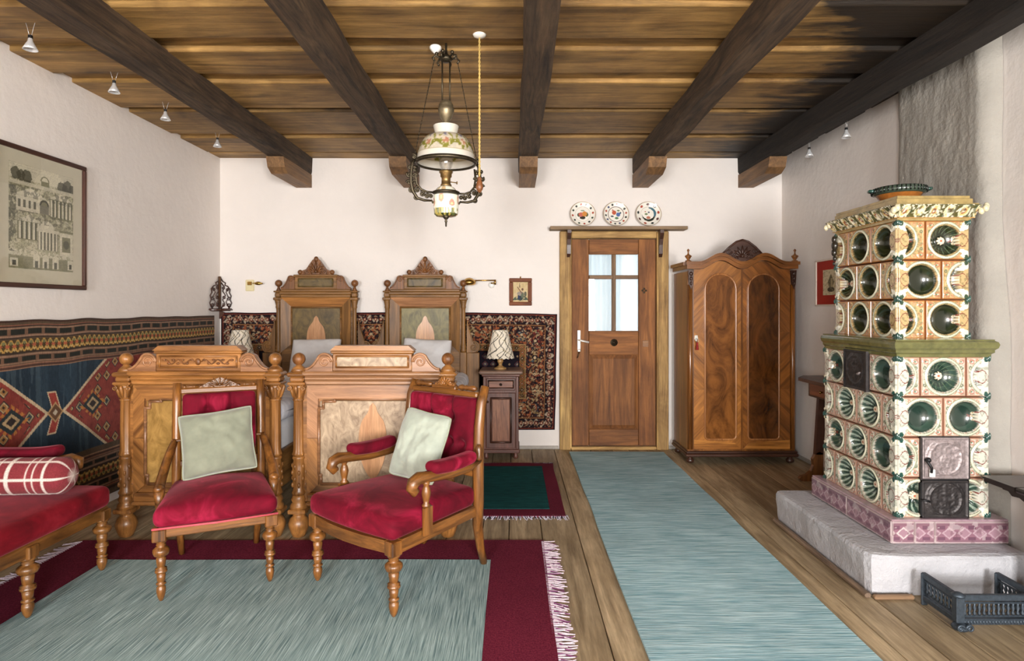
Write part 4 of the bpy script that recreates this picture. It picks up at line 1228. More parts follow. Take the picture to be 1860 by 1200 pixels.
POST = [(.030, 0), (.046, .008), (.050, .030), (.046, .060), (.034, .090), (.030, .100), (.044, .112), (.048, .130), (.042, .150)]
def bed(cx, lab, variant):
    root = thing('bed', lab, 'bed', (cx, 4.45, 0), 0, 'carved walnut beds')
    B = lambda: at(root)
    hm, hx, hz = (olive('Z'), olive('X'), olive('Z'))
    # ---- headboard
    yh = 5.455
    hb = B().box(cx - .335, cx + .335, yh - .02, yh + .025, .30, 1.40, .003).build('headboard', hx, root)
    def H(mb, nm, m): return mb.build(nm, m, hb)
    for s_ in (-1, 1):
        px_ = cx + s_ * .345
        mb = B(); mb.box(px_ - .030, px_ + .030, yh - .045, yh + .025, .30, .905, .004)
        mb.lathe([(.026, .905), (.030, .92), (.022, .94), (.028, .955), (.022, .97), (.020, 1.0), (.018, 1.28), (.020, 1.30), (.025, 1.31), (.022, 1.325), (.030, 1.36), (.034, 1.375)], (px_, yh - .02, 0), 14)
        mb.box(px_ - .038, px_ + .038, yh - .055, yh + .02, 1.375, 1.40, .006).box(px_ - .028, px_ + .028, yh - .045, yh + .015, 1.40, 1.445, .01).box(px_ - .036, px_ + .036, yh - .052, yh + .02, 1.445, 1.46, .006)
        H(mb, 'post', hz)
        H(B().lathe([(.024, 1.46), (.016, 1.476), (.011, 1.49), (.011, 1.50)], (px_, yh - .015, 0), 14).ball((px_, yh - .015, 1.528), .032, 16, 12), 'ball_finial', carved_wood())
        # scrolled wing
        x_in = px_ + s_ * .030; o_ = [(x_in + s_ * (.004 + .046 * t ** 1.5), 1.19 - .165 * t) for t in [k / 8 for k in range(9)]]
        o_ += [(x_in + s_ * (.062 + .052 * math.cos(a_)), .952 + .052 * math.sin(a_)) for a_ in [1.75 - 2.9 * k / 12 for k in range(13)]]
        H(B().prism([(x_in, 1.17)] + o_ + [(x_in, .90)], yh - .02, yh + .02, 'XZ').tube([(p[0], yh - .022, p[1]) for p in o_], .006, 6).spiral((x_in + s_ * .062, yh - .026, .950), .040, .006, 1.6, .008, PI / 2, -s_), 'scroll_wing', hz)
        H(B().box(min(x_in, x_in + s_ * .114), max(x_in, x_in + s_ * .114), yh - .025, yh + .025, .25, .90, .004), 'wing_base', hz)
    H(B().box(cx - .315, cx + .315, yh - .050, yh + .02, 1.40, 1.425, .006).box(cx - .325, cx + .325, yh - .062, yh + .02, 1.425, 1.450, .006).box(cx - .315, cx + .315, yh - .05, yh + .02, 1.45, 1.475, .006), 'cornice', hx)
    # sloped frame round the panel
    def slope(x0, x1, z0, z1, a, b, c, d):
        return B().add([(x0, yh - .045, z0), (x1, yh - .045, z1), (a, yh - .022, b), (c, yh - .022, d)], [(0, 1, 2, 3)])
    H(B().add([(cx - .315, yh - .05, 1.40), (cx - .225, yh - .024, 1.315), (cx + .225, yh - .024, 1.315), (cx + .315, yh - .05, 1.40)], [(0, 1, 2, 3)]), 'upper_bevel', M_edge if variant else honey('X'))
    for s_ in (-1, 1):
        q = [(cx + s_ * .315, yh - .05, 1.40), (cx + s_ * .225, yh - .024, 1.315), (cx + s_ * .225, yh - .024, .98), (cx + s_ * .315, yh - .05, .90)]
        H(B().add(q, [(0, 1, 2, 3) if s_ > 0 else (3, 2, 1, 0)]), 'side_bevel', hz)
    H(B().box(cx - .22, cx + .22, yh - .030, yh, .90, 1.305, .004), 'panel', M_burl_o if variant == 0 else burl((74, 70, 38), (138, 126, 76), 9, .45, .0))
    H(B().prism(mandorla(cx, .80, 1.235, .085), yh - .034, yh - .02, 'XZ'), 'inlay', M_inlay)
    H(B().rect_tube(cx - .222, cx + .222, .93, 1.31, yh - .03, .008), 'panel_moulding', hx)
    # crest
    mb = B(); mb.box(cx - .190, cx + .190, yh - .045, yh + .01, 1.475, 1.585, .004).box(cx - .20, cx + .20, yh - .055, yh + .015, 1.585, 1.605, .005)
    cr = mb.build('crest', hx, hb)
    H(B().box(cx - .150, cx + .150, yh - .052, yh - .03, 1.500, 1.565, .003).rect_tube(cx - .155, cx + .155, 1.497, 1.568, yh - .05, .006), 'crest_panel', M_burl_o)
    for s_ in (-1, 1): H(volute(B(), cx + s_ * .19, 1.475, .125, .118, s_, yh - .045, yh, .006, .28), 'crest_scroll', carved_wood())
    tri = [(cx - .155, 1.605), (cx - .13, 1.64), (cx - .09, 1.655), (cx - .06, 1.70), (cx - .035, 1.735), (cx, 1.762)]
    tri = tri + [(2 * cx - x, z) for (x, z) in tri[::-1][1:]]
    mb = B(); mb.prism(tri, yh - .035, yh - .005, 'XZ'); palmette(mb, cx, yh - .036, 1.606, .24, .125, .012)
    mb.ball((cx, yh - .03, 1.745), (.022, .018, .026), 10, 8)
    for s_ in (-1, 1): mb.ball((cx + s_ * .145, yh - .03, 1.628), .022, 10, 8)
    H(mb, 'carved_pediment', carved_wood())
    # ---- footboard
    yf_ = 3.43; h = .425
    fm, fx_, fz = honey('Z'), honey('X'), honey('Z')
    fb = B().box(cx - h + .02, cx + h - .02, yf_ - .012, yf_ + .035, .20, .90, .004).build('footboard', fx_, root)
    def F(mb, nm, m): return mb.build(nm, m, fb)
    def FR(poly, a, b, nm, m, ang):        # veneer cut on the slant: the piece keeps its own grain direction
        mb = MB(Matrix.Rotation(-ang, 4, 'Y') @ Matrix.Translation(-Vector(root.location))); mb.prism(poly, a, b, 'XZ')
        o = mb.build(nm, m, fb); o.rotation_euler = (0, ang, 0); return o
    for s_ in (-1, 1):
        px_ = cx + s_ * h; py = yf_ - .005
        mb = B(); mb.lathe([(.024, 0), (.034, .004), (.044, .025), (.056, .062), (.058, .080), (.048, .108), (.034, .122), (.034, .135), (.050, .140)], (px_, py, 0), 22)
        F(mb, 'bun_foot', fz)
        mb = B(); mb.box(px_ - .050, px_ + .050, py - .050, py + .05, .14, .165, .006).lathe([(.050, .165), (.046, .185), (.036, .20), (.043, .215), (.036, .232), (.034, .24)], (px_, py, 0), 22)
        F(mb, 'post_base', fz)
        mb = B(); mb.lathe([(.034, .24), (.041, .255), (.034, .27), (.031, .29), (.037, .34), (.038, .40), (.032, .44), (.038, .45), (.034, .462)], (px_, py, 0), 24, flute=(8, .035))
        for k in range(4):
            for j in range(5):
                a_ = 2 * PI * (j + .5 * (k % 2)) / 5; mb.ball((px_ + .036 * math.cos(a_), py + .036 * math.sin(a_), .30 + .035 * k), (.009, .009, .015), 6, 5)
        F(mb, 'carved_shaft', carved_wood() if variant == 2 else honey('Z'))
        F(B().lathe([(.033, .462), (.037, .475), (.033, .485), (.030, .50), (.028, .77), (.031, .778), (.036, .785)], (px_, py, 0), 32, flute=(10, .07)), 'fluted_shaft', fz)
        mb = B(); mb.lathe([(.030, .785), (.032, .80), (.040, .85), (.046, .868)], (px_, py, 0), 20)
        for k in range(8):
            a_ = 2 * PI * k / 8; mb.tube([(px_ + .032 * math.cos(a_), py + .032 * math.sin(a_), .795), (px_ + .041 * math.cos(a_), py + .041 * math.sin(a_), .83), (px_ + .050 * math.cos(a_), py + .050 * math.sin(a_), .856), (px_ + .046 * math.cos(a_), py + .046 * math.sin(a_), .866)], [.006, .010, .009, .005], 6)
        for s2 in (-1, 1): mb.spiral((px_ + s2 * .040, py - .044, .850), .015, .003, 1.4, .005, PI / 2, s2)
        F(mb, 'capital', fz)
        F(B().box(px_ - .050, px_ + .050, py - .055, py + .045, .868, .885, .006).box(px_ - .040, px_ + .040, py - .045, py + .04, .885, .915, .008).box(px_ - .054, px_ + .054, py - .060, py + .05, .915, .940, .010).lathe([(.046, .94), (.034, .962), (.018, .975), (.016, .982)], (px_, py, 0), 18), 'post_cap', fx_)
        F(B().ball((px_, py, 1.012), .036, 18, 14), 'ball_finial', carved_wood() if variant else honey('Z'))
    # cornice
    F(B().box(cx - h + .04, cx + h - .04, yf_ - .035, yf_ + .04, .868, .892, .006).box(cx - h + .04, cx + h - .04, yf_ - .052, yf_ + .045, .892, .918, .010).box(cx - h + .03, cx + h - .03, yf_ - .065, yf_ + .05, .918, .945, .010), 'cornice', wood((118, 78, 48), (186, 140, 100), 'X', .38, 1, .15, .05, None, .2) if variant else honey('X'))
    # crest block
    bw = .240 if variant == 0 else .225
    F(B().box(cx - bw, cx + bw, yf_ - .035, yf_ + .03, .945, 1.045, .004).box(cx - bw - .010, cx + bw + .010, yf_ - .045, yf_ + .035, 1.045, 1.062, .006).prism([(cx - bw - .014, 1.062), (cx + bw + .014, 1.062), (cx + bw - .02, 1.090), (cx - bw + .02, 1.090)], yf_ - .048, yf_ + .035, 'XZ'), 'crest', fx_)
    F(B().rect_tube(cx - bw + .022, cx + bw - .022, .968, 1.030, yf_ - .036, .006), 'crest_moulding', fx_)
    if variant == 0:
        mb = B()
        for s_ in (-1, 1):
            mb.tube([(cx + s_ * (.02 + .0065 * k), yf_ - .037, .999 + .013 * math.sin(k * .55)) for k in range(28)], .004, 6)
            for k in range(7): mb.ball((cx + s_ * (.036 + .026 * k), yf_ - .037, .999 - .010 * (1 if k % 2 else -1)), (.011, .005, .007), 8, 6)
        mb.ball((cx, yf_ - .038, .999), (.016, .008, .020), 8, 6)
        F(mb, 'crest_carving', carved_wood())
    else:
        F(B().box(cx - bw + .026, cx + bw - .026, yf_ - .040, yf_ - .03, .972, 1.026, .002), 'crest_panel', M_burl_g)
    for s_ in (-1, 1):
        F(volute(B(), cx + s_ * bw, .945, .155, .098, s_, yf_ - .035, yf_ + .02, .008), 'crest_scroll', M_edge)
    # framed field
    F(B().prism([(cx - h + .055, .865), (cx + h - .055, .865), (cx + h - .115, .790), (cx - h + .115, .790)], yf_ - .030, yf_ - .012, 'XZ'), 'upper_frame', honey('X') if variant == 0 else M_edge)
    for s_ in (-1, 1):
        FR([(cx + s_ * (h - .052), .865), (cx + s_ * (h - .115), .790), (cx + s_ * (h - .115), .565), (cx + s_ * (h - .052), .565)], yf_ - .026, yf_ - .012, 'side_frame', M_edge if variant else honey('Z'), s_ * -.7)
        FR([(cx + s_ * (h - .052), .563), (cx + s_ * (h - .115), .563), (cx + s_ * (h - .115), .30), (cx + s_ * (h - .052), .24)], yf_ - .026, yf_ - .012, 'side_frame', honey('Z'), s_ * .7)
    F(B().box(cx - h + .055, cx + h - .055, yf_ - .040, yf_ + .01, .205, .255, .008).box(cx - h + .05, cx + h - .05, yf_ - .048, yf_ + .01, .185, .208, .008), 'base_rail', fx_)
    F(B().box(cx - h + .125, cx + h - .125, yf_ - .020, yf_ - .01, .31, .775, .003), 'panel', M_burl_h if variant == 0 else M_burl_g)
    F(B().prism(mandorla(cx, .33, .765, .080), yf_ - .026, yf_ - .015, 'XZ'), 'inlay', M_inlay)
    # stepped moulding around the panel
    a_, b_, c_, d_ = cx - h + .120, cx + h - .120, .305, .785; k_ = .05
    path = [(a_, c_ + k_), (a_ + .012, c_ + k_), (a_ + .012, c_), (b_ - .012, c_), (b_ - .012, c_ + k_), (b_, c_ + k_), (b_, d_ - k_), (b_ - .025, d_ - k_), (b_ - .025, d_ - .012), (b_ - .09, d_ - .012), (b_ - .09, d_), (a_ + .09, d_), (a_ + .09, d_ - .012), (a_ + .025, d_ - .012), (a_ + .025, d_ - k_), (a_, d_ - k_)]
    mb = B()
    for i in range(len(path)):
        p, q = path[i - 1], path[i]; mb.tube([(p[0], yf_ - .024, p[1]), (q[0], yf_ - .024, q[1])], .009, 6); mb.ball((q[0], yf_ - .024, q[1]), .009, 8, 6)
    F(mb, 'panel_moulding', wood((104, 68, 42), (170, 122, 84), 'X', .35, 1.2, .1, .05, None, .2))
    # rails and mattress
    for s_ in (-1, 1):
        B().box(cx + s_ * .40 - .014, cx + s_ * .40 + .014, yf_ + .036, 5.43, .24, .46, .006).build('side_rail', olive('Y'), root)
    B().rbox((cx, 4.44, .51), (.77, 1.92, .22), .05, 6, 3).build('mattress', M_linen, root)
    return root
bed(-1.785, 'carved walnut bed standing nearest the kilim wall', 0)
bed(-.800, 'carved walnut bed nearest the door, with a grey burl footboard', 1)

# bedding
def soft(name, c, size, lab, cat, mat, rot=(0, 0, 0), seed=1, r=.06, sag=.02, group=None):
    def fn(x, y, z):
        n1 = float(vnoise(x * 7 + 3, y * 7 + 5, seed)) - .5
        return (x, y, z + sag * n1 * 2 * (1 if z > 0 else .3))
    o = MB().rbox((0, 0, 0), size, r, 12, 3, fn).build(name, mat, None, c, rot)
    return tag(o, lab, cat, group)
M_duvet = weave('white_bedspread', (188, 190, 204), (236, 236, 240), (2, 14, 2), 1.2, .1)
soft('duvet', (-1.785, 4.33, .685), (.84, 1.62, .13), 'white bedspread on the bed nearest the kilim wall', 'bedding', M_duvet, (0, 0, 0), 4, .06, .015, 'white bedspreads')
soft('duvet', (-.800, 4.33, .685), (.84, 1.62, .13), 'white bedspread on the bed nearest the door', 'bedding', M_duvet, (0, 0, 0), 8, .06, .015, 'white bedspreads')
def pillow_mesh(w, h, t, seed, pinch=.10, wr=.010):
    def pos_side(sgn):
        def pos(u, v):
            x = (u - .5) * 2; y = (v - .5) * 2
            cr = 1 - .075 * (x * y) ** 4
            ex = 1 - pinch * (1 - np.abs(y) ** 2.0) * np.abs(x) ** 3; ey = 1 - pinch * (1 - np.abs(x) ** 2.0) * np.abs(y) ** 3
            d = np.clip((1 - np.abs(x) ** 3.2) * (1 - np.abs(y) ** 3.2), 0, 1) ** .55
            X = x * w / 2 * ex * cr * (1 + .035 * (vnoise(y * 2.5 + 9, x * 0 + seed, seed) - .5)); Z = y * h / 2 * ey * cr * (1 + .035 * (vnoise(x * 2.5 + 3, y * 0 + seed, seed + 1) - .5))
            n_ = (fbm(x * 2.2 + 5, y * 2.2, seed) - .5) * wr * 3 * d + (fbm(x * 6, y * 6, seed + 3) - .5) * wr * d
            return X, sgn * (t / 2 * d + n_), Z
        return pos
    return pos_side
def cushion(name, w, h, t, seed, mat, parent=None, loc=(0, 0, 0), rot=(0, 0, 0), pinch=.10, wr=.010, pipe=None):
    ps = pillow_mesh(w, h, t, seed, pinch, wr); N = 34
    uu, vv = np.meshgrid(np.linspace(0, 1, N + 1), np.linspace(0, 1, N + 1)); uu, vv = uu.ravel(), vv.ravel()
    fa = np.stack(ps(-1)(uu, vv), 1); fb_ = np.stack(ps(1)(uu, vv), 1); W_ = N + 1
    mb = MB(); idx = np.arange(W_ * W_).reshape(W_, W_); fs = []
    border = set(idx[0]) | set(idx[-1]) | set(idx[:, 0]) | set(idx[:, -1]); mp = {}; vs = [tuple(p) for p in fa]
    for i, p in enumerate(fb_):
        if i in border: mp[i] = i
        else: mp[i] = len(vs); vs.append(tuple(p))
    for j in range(N):
        for i in range(N):
            q = (idx[j, i], idx[j, i + 1], idx[j + 1, i + 1], idx[j + 1, i]); q = tuple(int(k) for k in q)
            fs.append(q); fs.append(tuple(mp[k] for k in q[::-1]))
    o = mb.add(vs, fs, True).build(name, mat, parent, loc, rot)
    if pipe:
        ring = list(idx[0]) + list(idx[1:, -1]) + list(idx[-1, ::-1][1:]) + list(idx[::-1, 0][1:-1])
        MB().tube([tuple(fa[int(k)]) for k in ring], .0045, 6, True).build('piping', pipe, o)
    return o
for (xx, lab, sd, hw_) in ((-1.755, 'pale grey pillow against the headboard nearest the kilim wall', 3, .47), (-.775, 'pale grey pillow against the headboard nearest the door', 6, .46)):
    o = cushion('bed_pillow', hw_, .40, .15, sd, M_linen, None, (xx, 5.30, .855), (math.radians(-24), math.radians(3 if xx > -1 else -1), 0))
    tag(o, lab, 'pillow', 'pillows on the beds')

# ================================================================== VELVET CHAIRS AND SETTEE
def chair_leg(mb, x, y, top, foot=0.0, r=1.0):
    """turned front leg from the floor to the seat block"""
    p = [(0, .0), (.007, .002), (.014, .020), (.019, .046), (.018, .066), (.011, .073), (.020, .079), (.020, .084), (.011, .089), (.016, .094), (.018, .125), (.012, .129), (.024, .134), (.025, .142), (.019, .147), (.024, .152), (.013, .158), (.017, .162), (.020, .200), (.014, .205), (.029, .214), (.034, .228), (.033, .240), (.024, .250), (.015, .255), (.021, .262), (.015, .268), (.024, .276), (.024, 1.0)]
    k = top / .290
    return mb.lathe([(a * r, foot + min(b, .290) * k) for (a, b) in p], (x, y, 0), 16)

def seat_pad(hwf, hwr, yf, yr, z0, z1, dome, rad, bow=.02):
    """upholstered seat: trapezoid with a bowed front and a domed top"""
    d = yr - yf; cy = (yf + yr) / 2; h = z1 - z0
    def fn(x, y, z):
        t = (y - (-d / 2)) / d; w = (hwf + (hwr - hwf) * t) / hwf
        X = x * w; Y = y - bow * (1 - (x / hwf) ** 2) * (1 - t)
        top = max(0, z / (h / 2)); Z = z + dome * max(0, 1 - (x / hwf) ** 2) * max(0, 1 - (2 * t - 1) ** 2) * (1 if z > 0 else 0)
        return (X, Y, Z)
    return MB().rbox((0, cy, (z0 + z1) / 2), (2 * hwf, d, h), rad, 14, 4, fn)

def tufted_back(w, z0, z1, y0, lean, t=.055, rows=2, cols=3):
    """deep-buttoned upholstered back panel, front face looking to -y"""
    h = z1 - z0
    btn = [((-.5 + (c + .5 + (0 if r % 2 == 0 else 0)) / cols) * w * .98, z1 - h * (.30 + .42 * r)) for r in range(rows) for c in range(cols)]
    btn = [((-.5 + (c + 1) / (cols)) * w, z1 - h * (.30 + .36 * r)) for r in range(rows) for c in range(cols - 1)]
    btn += [((-.5 + (c + .5) / cols) * w, z1 - h * .68) for c in range(cols)]
    def fn(x, y, z):
        Z = z + (z0 + z1) / 2
        if y < 0:
            dd = 0
            for (bx, bz) in btn:
                q = math.hypot(x - bx, Z - bz); dd = max(dd, math.exp(-(q / .028) ** 2))
            pl = 0
            for (bx, bz) in btn:
                if bz > z1 - h * .5 and Z > bz: pl = max(pl, math.exp(-((x - bx) / .013) ** 2) * .8)
            y = y + (.042 * dd + .022 * pl)
            y = y - .012 * math.cos(x / w * PI) * math.cos((Z - (z0 + z1) / 2) / h * PI)
        return (x, y0 + y + lean * (Z - z0), Z)
    return MB().rbox((0, 0, 0), (w, t, h), .022, 44, 3, fn)

# ---- side chair with hip rests, facing the camera
M_cw = chairwood
ch1 = thing('velvet_chair', 'red velvet side chair with hip rests in front of the bed near the kilim', 'chair', (-1.448, 2.945, .0155), math.radians(25))
for s_ in (-1, 1):
    chair_leg(MB(), s_ * .222, -.235, .275).build('leg', M_cw('Z'), ch1)
    MB().box(s_ * .228 - .027, s_ * .228 + .027, -.268, -.214, .268, .320, .004).build('leg_block', M_cw('Z'), ch1)
    # back stile with splayed rear leg in one sweep
    x = s_ * .200
    pts = [(x * .90, .315, 0), (x * .93, .275, .12), (x * .97, .248, .26), (x, .25, .40), (x, .262, .60), (x, .285, .80), (x, .300, .895)]
    MB().tube(pts, [.016, .018, .020, .022, .022, .021, .019], 8).build('stile', M_cw('Z'), ch1)
    a = [(x + s_ * .006, .250, .605), (x + s_ * .018, .222, .575), (x + s_ * .034, .165, .525), (x + s_ * .046, .095, .475), (x + s_ * .052, .035, .445), (x + s_ * .052, -.010, .425), (x + s_ * .050, -.03, .40), (x + s_ * .046, -.035, .34)]
    MB().tube(a, [.016, .019, .021, .022, .023, .026, .022, .018], 8).ball((x + s_ * .052, -.022, .438), (.024, .028, .020), 12, 8).build('hip_rest', M_cw('Y'), ch1)
    MB().box(x - .024, x + .024, .235, .278, .600, .614, .004).build('collar', M_cw('X'), ch1)
    MB().prism([(s_ * .235, -.24), (s_ * .255, -.24), (s_ * .215, .25), (s_ * .195, .25)], .285, .325, 'XY').build('side_rail', M_cw('Y'), ch1)
MB().box(-.205, .205, -.262, -.238, .282, .322, .005).build('front_rail', M_cw('X'), ch1)
MB().box(-.19, .19, .232, .255, .28, .325, .005).build('rear_rail', M_cw('X'), ch1)
MB().box(-.185, .185, .245, .270, .470, .500, .004).build('lower_back_rail', M_cw('X'), ch1)
seat_pad(.258, .215, -.265, .240, .322, .408, .048, .038, .012).build('seat', M_velvet, ch1)
mb = MB(); 
mb.tube([(-.256, -.262, .325), (0, -.276, .325), (.256, -.262, .325)], .005, 6); mb.build('braid', plain('pink_braid', (202, 84, 96), .8, 0, .15, 60), ch1)
tufted_back(.350, .525, .838, .262, .10).build('back_pad', M_velvet, ch1)
MB().box(-.185, .185, .280, .308, .838, .868, .006).build('top_rail', M_cw('X'), ch1)
mb = MB(); mb.prism([(-.10, .868), (-.07, .885), (-.03, .905), (0, .918), (.03, .905), (.07, .885), (.10, .868)], .286, .302, 'XZ'); palmette(mb, 0, .284, .866, .19, .058, .007)
for s_ in (-1, 1): mb.tube([(s_ * .10, .288, .874), (s_ * .175, .288, .874)], .006, 8).ball((s_ * .165, .288, .874), .010, 8, 6).ball((s_ * .12, .288, .874), .009, 8, 6)
mb.build('carved_crest', M_cw('X'), ch1)

# ---- armchair turned to the left
ch2 = thing('velvet_armchair', 'red velvet armchair with padded arms and deep-buttoned back', 'chair', (-.534, 2.897, .0155), math.radians(-38))
for s_ in (-1, 1):
    chair_leg(MB(), s_ * .270, -.290, .265, 0, 1.12).build('leg', M_cw('Z'), ch2)
    MB().box(s_ * .272 - .028, s_ * .272 + .028, -.322, -.266, .258, .318, .005).build('leg_block', M_cw('Z'), ch2)
    x = s_ * .252
    pts = [(x * .86, .345, 0), (x * .90, .305, .10), (x * .95, .272, .22), (x, .262, .33), (x, .262, .50), (x, .268, .70), (x, .285, .82), (x, .315, .895)]
    MB().tube(pts, [.018, .021, .026, .028, .028, .026, .025, .022], 8).build('stile', M_cw('Z'), ch2)
    # arm: wooden bar with scrolled front, pad, turned support
    xa = s_ * .285
    bar = [(x + s_ * .010, .255, .545), (xa, .15, .530), (xa, .03, .530), (xa, -.10, .545), (xa, -.165, .552), (xa, -.195, .540), (xa, -.205, .515), (xa, -.190, .497), (xa, -.170, .503)]
    MB().tube(bar, [.018, .021, .023, .025, .028, .028, .025, .021, .012], 10).build('arm', M_cw('Y'), ch2)
    def padfn(px, py, pz): return (px * (1 - .12 * (py / .15)), py, pz * (1 - .1 * abs(py) / .15) + .012 * (py / .15) ** 2)
    MB().rbox((xa, .045, .572), (.082, .290, .062), .030, 8, 4, padfn).build('arm_pad', M_velvet, ch2)
    MB().lathe([(.018, .420), (.020, .428), (.012, .436), (.016, .455), (.021, .480), (.017, .500), (.011, .512), (.016, .520), (.015, .532)], (xa + s_ * .006, -.125, 0), 14).build('arm_support', M_cw('Z'), ch2)
    MB().prism([(s_ * .293, -.150), (s_ * .306, -.150), (s_ * .304, -.098), (s_ * .289, -.098)], .30, .420, 'XY').build('support_block', M_cw('Z'), ch2)
    MB().lathe([(.014, .55), (.020, .56), (.014, .575), (.018, .60), (.012, .615), (.008, .625)], (x + s_ * .028, .235, 0), 12).build('turned_knob', M_cw('Z'), ch2)
    MB().prism([(s_ * .272, -.27), (s_ * .298, -.27), (s_ * .252, .25), (s_ * .226, .25)], .268, .322, 'XY').build('side_rail', M_cw('Y'), ch2)
MB().prism([(-.245, -.318), (-.12, -.338), (0, -.344), (.12, -.338), (.245, -.318), (.245, -.295), (0, -.320), (-.245, -.295)], .268, .320, 'XY').build('front_rail', M_cw('X'), ch2)
MB().box(-.23, .23, .235, .262, .27, .32, .005).build('rear_rail', M_cw('X'), ch2)
MB().box(-.235, .235, .248, .272, .455, .485, .004).build('lower_back_rail', M_cw('X'), ch2)
seat_pad(.302, .250, -.322, .250, .320, .415, .038, .034, .022).build('seat', M_velvet, ch2)
tufted_back(.462, .495, .840, .262, .06, .07, 2, 3).build('back_pad', M_velvet, ch2)
MB().box(-.232, .232, .270, .305, .842, .868, .006).build('top_rail', M_cw('X'), ch2)
MB().box(-.085, .085, .272, .303, .868, .886, .004).build('crest_block', M_cw('X'), ch2)
mb = MB(); palmette(mb, 0, .286, .884, .15, .055, .007); mb.prism([(-.06, .886), (-.03, .905), (0, .922), (.03, .905), (.06, .886)], .286, .298, 'XZ')
mb.build('carved_crest', M_cw('X'), ch2)
for s_ in (-1, 1):
    MB().lathe([(.006, 0), (.013, .012), (.016, .03), (.010, .046), (.015, .056), (.010, .066), (.014, .085), (.016, .105), (.008, .122)], (s_ * .095 if s_ > 0 else -.217, .288, .884), 12, 'X').build('turned_spindle', M_cw('X'), ch2)

# cushions
pipe = plain('sage_piping', (150, 156, 136), .9, 0, .1, 40)
c = cushion('throw_cushion', .360, .335, .115, 12, M_sage, None, (-1.500, 3.045, .622), (math.radians(-17), math.radians(-6), math.radians(22)), .11, .016, pipe)
tag(c, 'sage green velvet cushion leaning on the side chair with hip rests', 'cushion', 'sage throw cushions')
c = cushion('throw_cushion', .290, .345, .105, 25, plain('pale_sage_velvet', (166, 174, 160), .9, 0, .16, 9, .15, 0, .5), None, (-.465, 2.975, .622), (math.radians(-20), math.radians(6), math.radians(-30)), .05, .016, pipe)
tag(c, 'pale sage cushion leaning in the armchair with padded arms', 'cushion', 'sage throw cushions')

# ---- settee along the left wall
st = thing('velvet_settee', 'red velvet settee with turned legs along the kilim wall', 'settee', (-2.33, 2.2, .0155))
T_ = lambda: at(st)
M_stw = lambda ax: wood((74, 44, 18), (150, 100, 48), ax, .36, 1.5, .12, .08, None, .2)
def at_leg(x, y, top):
    m_ = T_(); m_.M = m_.M @ Matrix.Translation((0, 0, .0155)); return chair_leg(m_, x, y, top, 0, 1.2)
for yy in (2.945, 2.495, 2.02, 1.50):
    at_leg(-2.020, yy, .255).build('leg', M_stw('Z'), st)
    T_().box(-2.048, -1.992, yy - .028, yy + .028, .262, .315, .005).build('leg_block', M_stw('Z'), st)
for yy in (2.93, 1.52):
    m_ = T_(); m_.tube([(-2.60, yy, .001), (-2.585, yy, .16), (-2.58, yy, .30)], [.018, .022, .024], 4, smooth=False).build('rear_leg', M_stw('Z'), st)
T_().box(-2.032, -2.006, 1.46, 2.975, .268, .325, .006).build('front_rail', M_stw('Y'), st)
for yy in (1.462, 2.950): T_().box(-2.60, -2.03, yy, yy + .025, .268, .325, .006).build('end_rail', M_stw('X'), st)
mb = T_()
def sfn(x, y, z): return (x, y, z + (.03 * max(0, 1 - (x / .32) ** 2) * max(0, 1 - (y / .77) ** 4) if z > 0 else 0))
mb.rbox((-2.305, 2.215, .375), (.625, 1.535, .105), .035, 18, 4, sfn).build('seat', velvet((118, 10, 26), (142, 26, 40)), st)
for yy, nm in ((2.880, 1), (1.53, 1)):
    bar = [(-2.60, yy, .545), (-2.45, yy, .560), (-2.30, yy, .560), (-2.18, yy, .570), (-2.12, yy, .580), (-2.085, yy, .568), (-2.085, yy, .545), (-2.11, yy, .535)]
    T_().tube(bar, [.02, .022, .022, .024, .026, .024, .018, .012], 8).build('arm', M_stw('X'), st)
    def pf(px, py, pz): return (px, py, pz + .020 * max(0, px / .19) ** 2)
    T_().rbox((-2.350, yy, .602), (.36, .085, .058), .028, 8, 4, pf).build('arm_pad', M_velvet, st)
    m_ = T_(); m_.lathe([(.018, .425), (.014, .44), (.022, .48), (.012, .52), (.016, .55)], (-2.14, yy, 0), 12).build('arm_support', M_stw('Z'), st)
T_().rbox((-2.625, 2.205, .69), (.07, 1.40, .46), .03, 12, 3).build('back_pad', M_velvet, st)
T_().box(-2.655, -2.595, 1.46, 2.95, .92, .965, .01).build('top_rail', M_stw('Y'), st)
for yy in (1.485, 2.925): T_().box(-2.645, -2.605, yy - .022, yy + .022, .30, .94, .006).build('stile', M_stw('Z'), st)

# plaid bolster on the settee
def bolster_col(a, t):
    p = Paint(len(a), (126, 50, 54)); s1 = (a * 6) % 1; s2 = (t * 3.4 + .2) % 1
    p((s1 > .55) & (s1 < .90), (126, 48, 56), .8); p((s2 > .5) & (s2 < .9), (132, 52, 58), .7)
    for (v_, w_) in ((s1, .07), ((s1 + .30) % 1, .03), (s2, .09), ((s2 + .26) % 1, .04), ((s2 + .42) % 1, .03)): p(v_ < w_, (226, 214, 204), .88)
    return p.c
def bol_pos(u, v):
    a = u * 2 * PI; prof = np.where(v < .10, np.sqrt(np.clip(1 - (1 - v / .10) ** 2, 0, 1)), np.where(v > .90, np.sqrt(np.clip(1 - ((v - .90) / .10) ** 2, 0, 1)), 1.0))
    r = .083 * prof * (1 + .03 * (vnoise(v * 9, u * 6, 3) - .5)) 
    return (v - .5) * .52, -r * np.cos(a), r * np.sin(a)
me = grid_mesh('bolster_cushion', 90, 90, bol_pos, lambda u, v: bolster_col(u, v), painted('plaid_cotton', .95, 0, .1, (200, 200, 200), .3, .1))
o = link('bolster_cushion', me, None, (-2.275, 2.735, .536), (0, 0, math.radians(3)))
tag(o, 'red and white plaid bolster on the velvet settee', 'cushion')

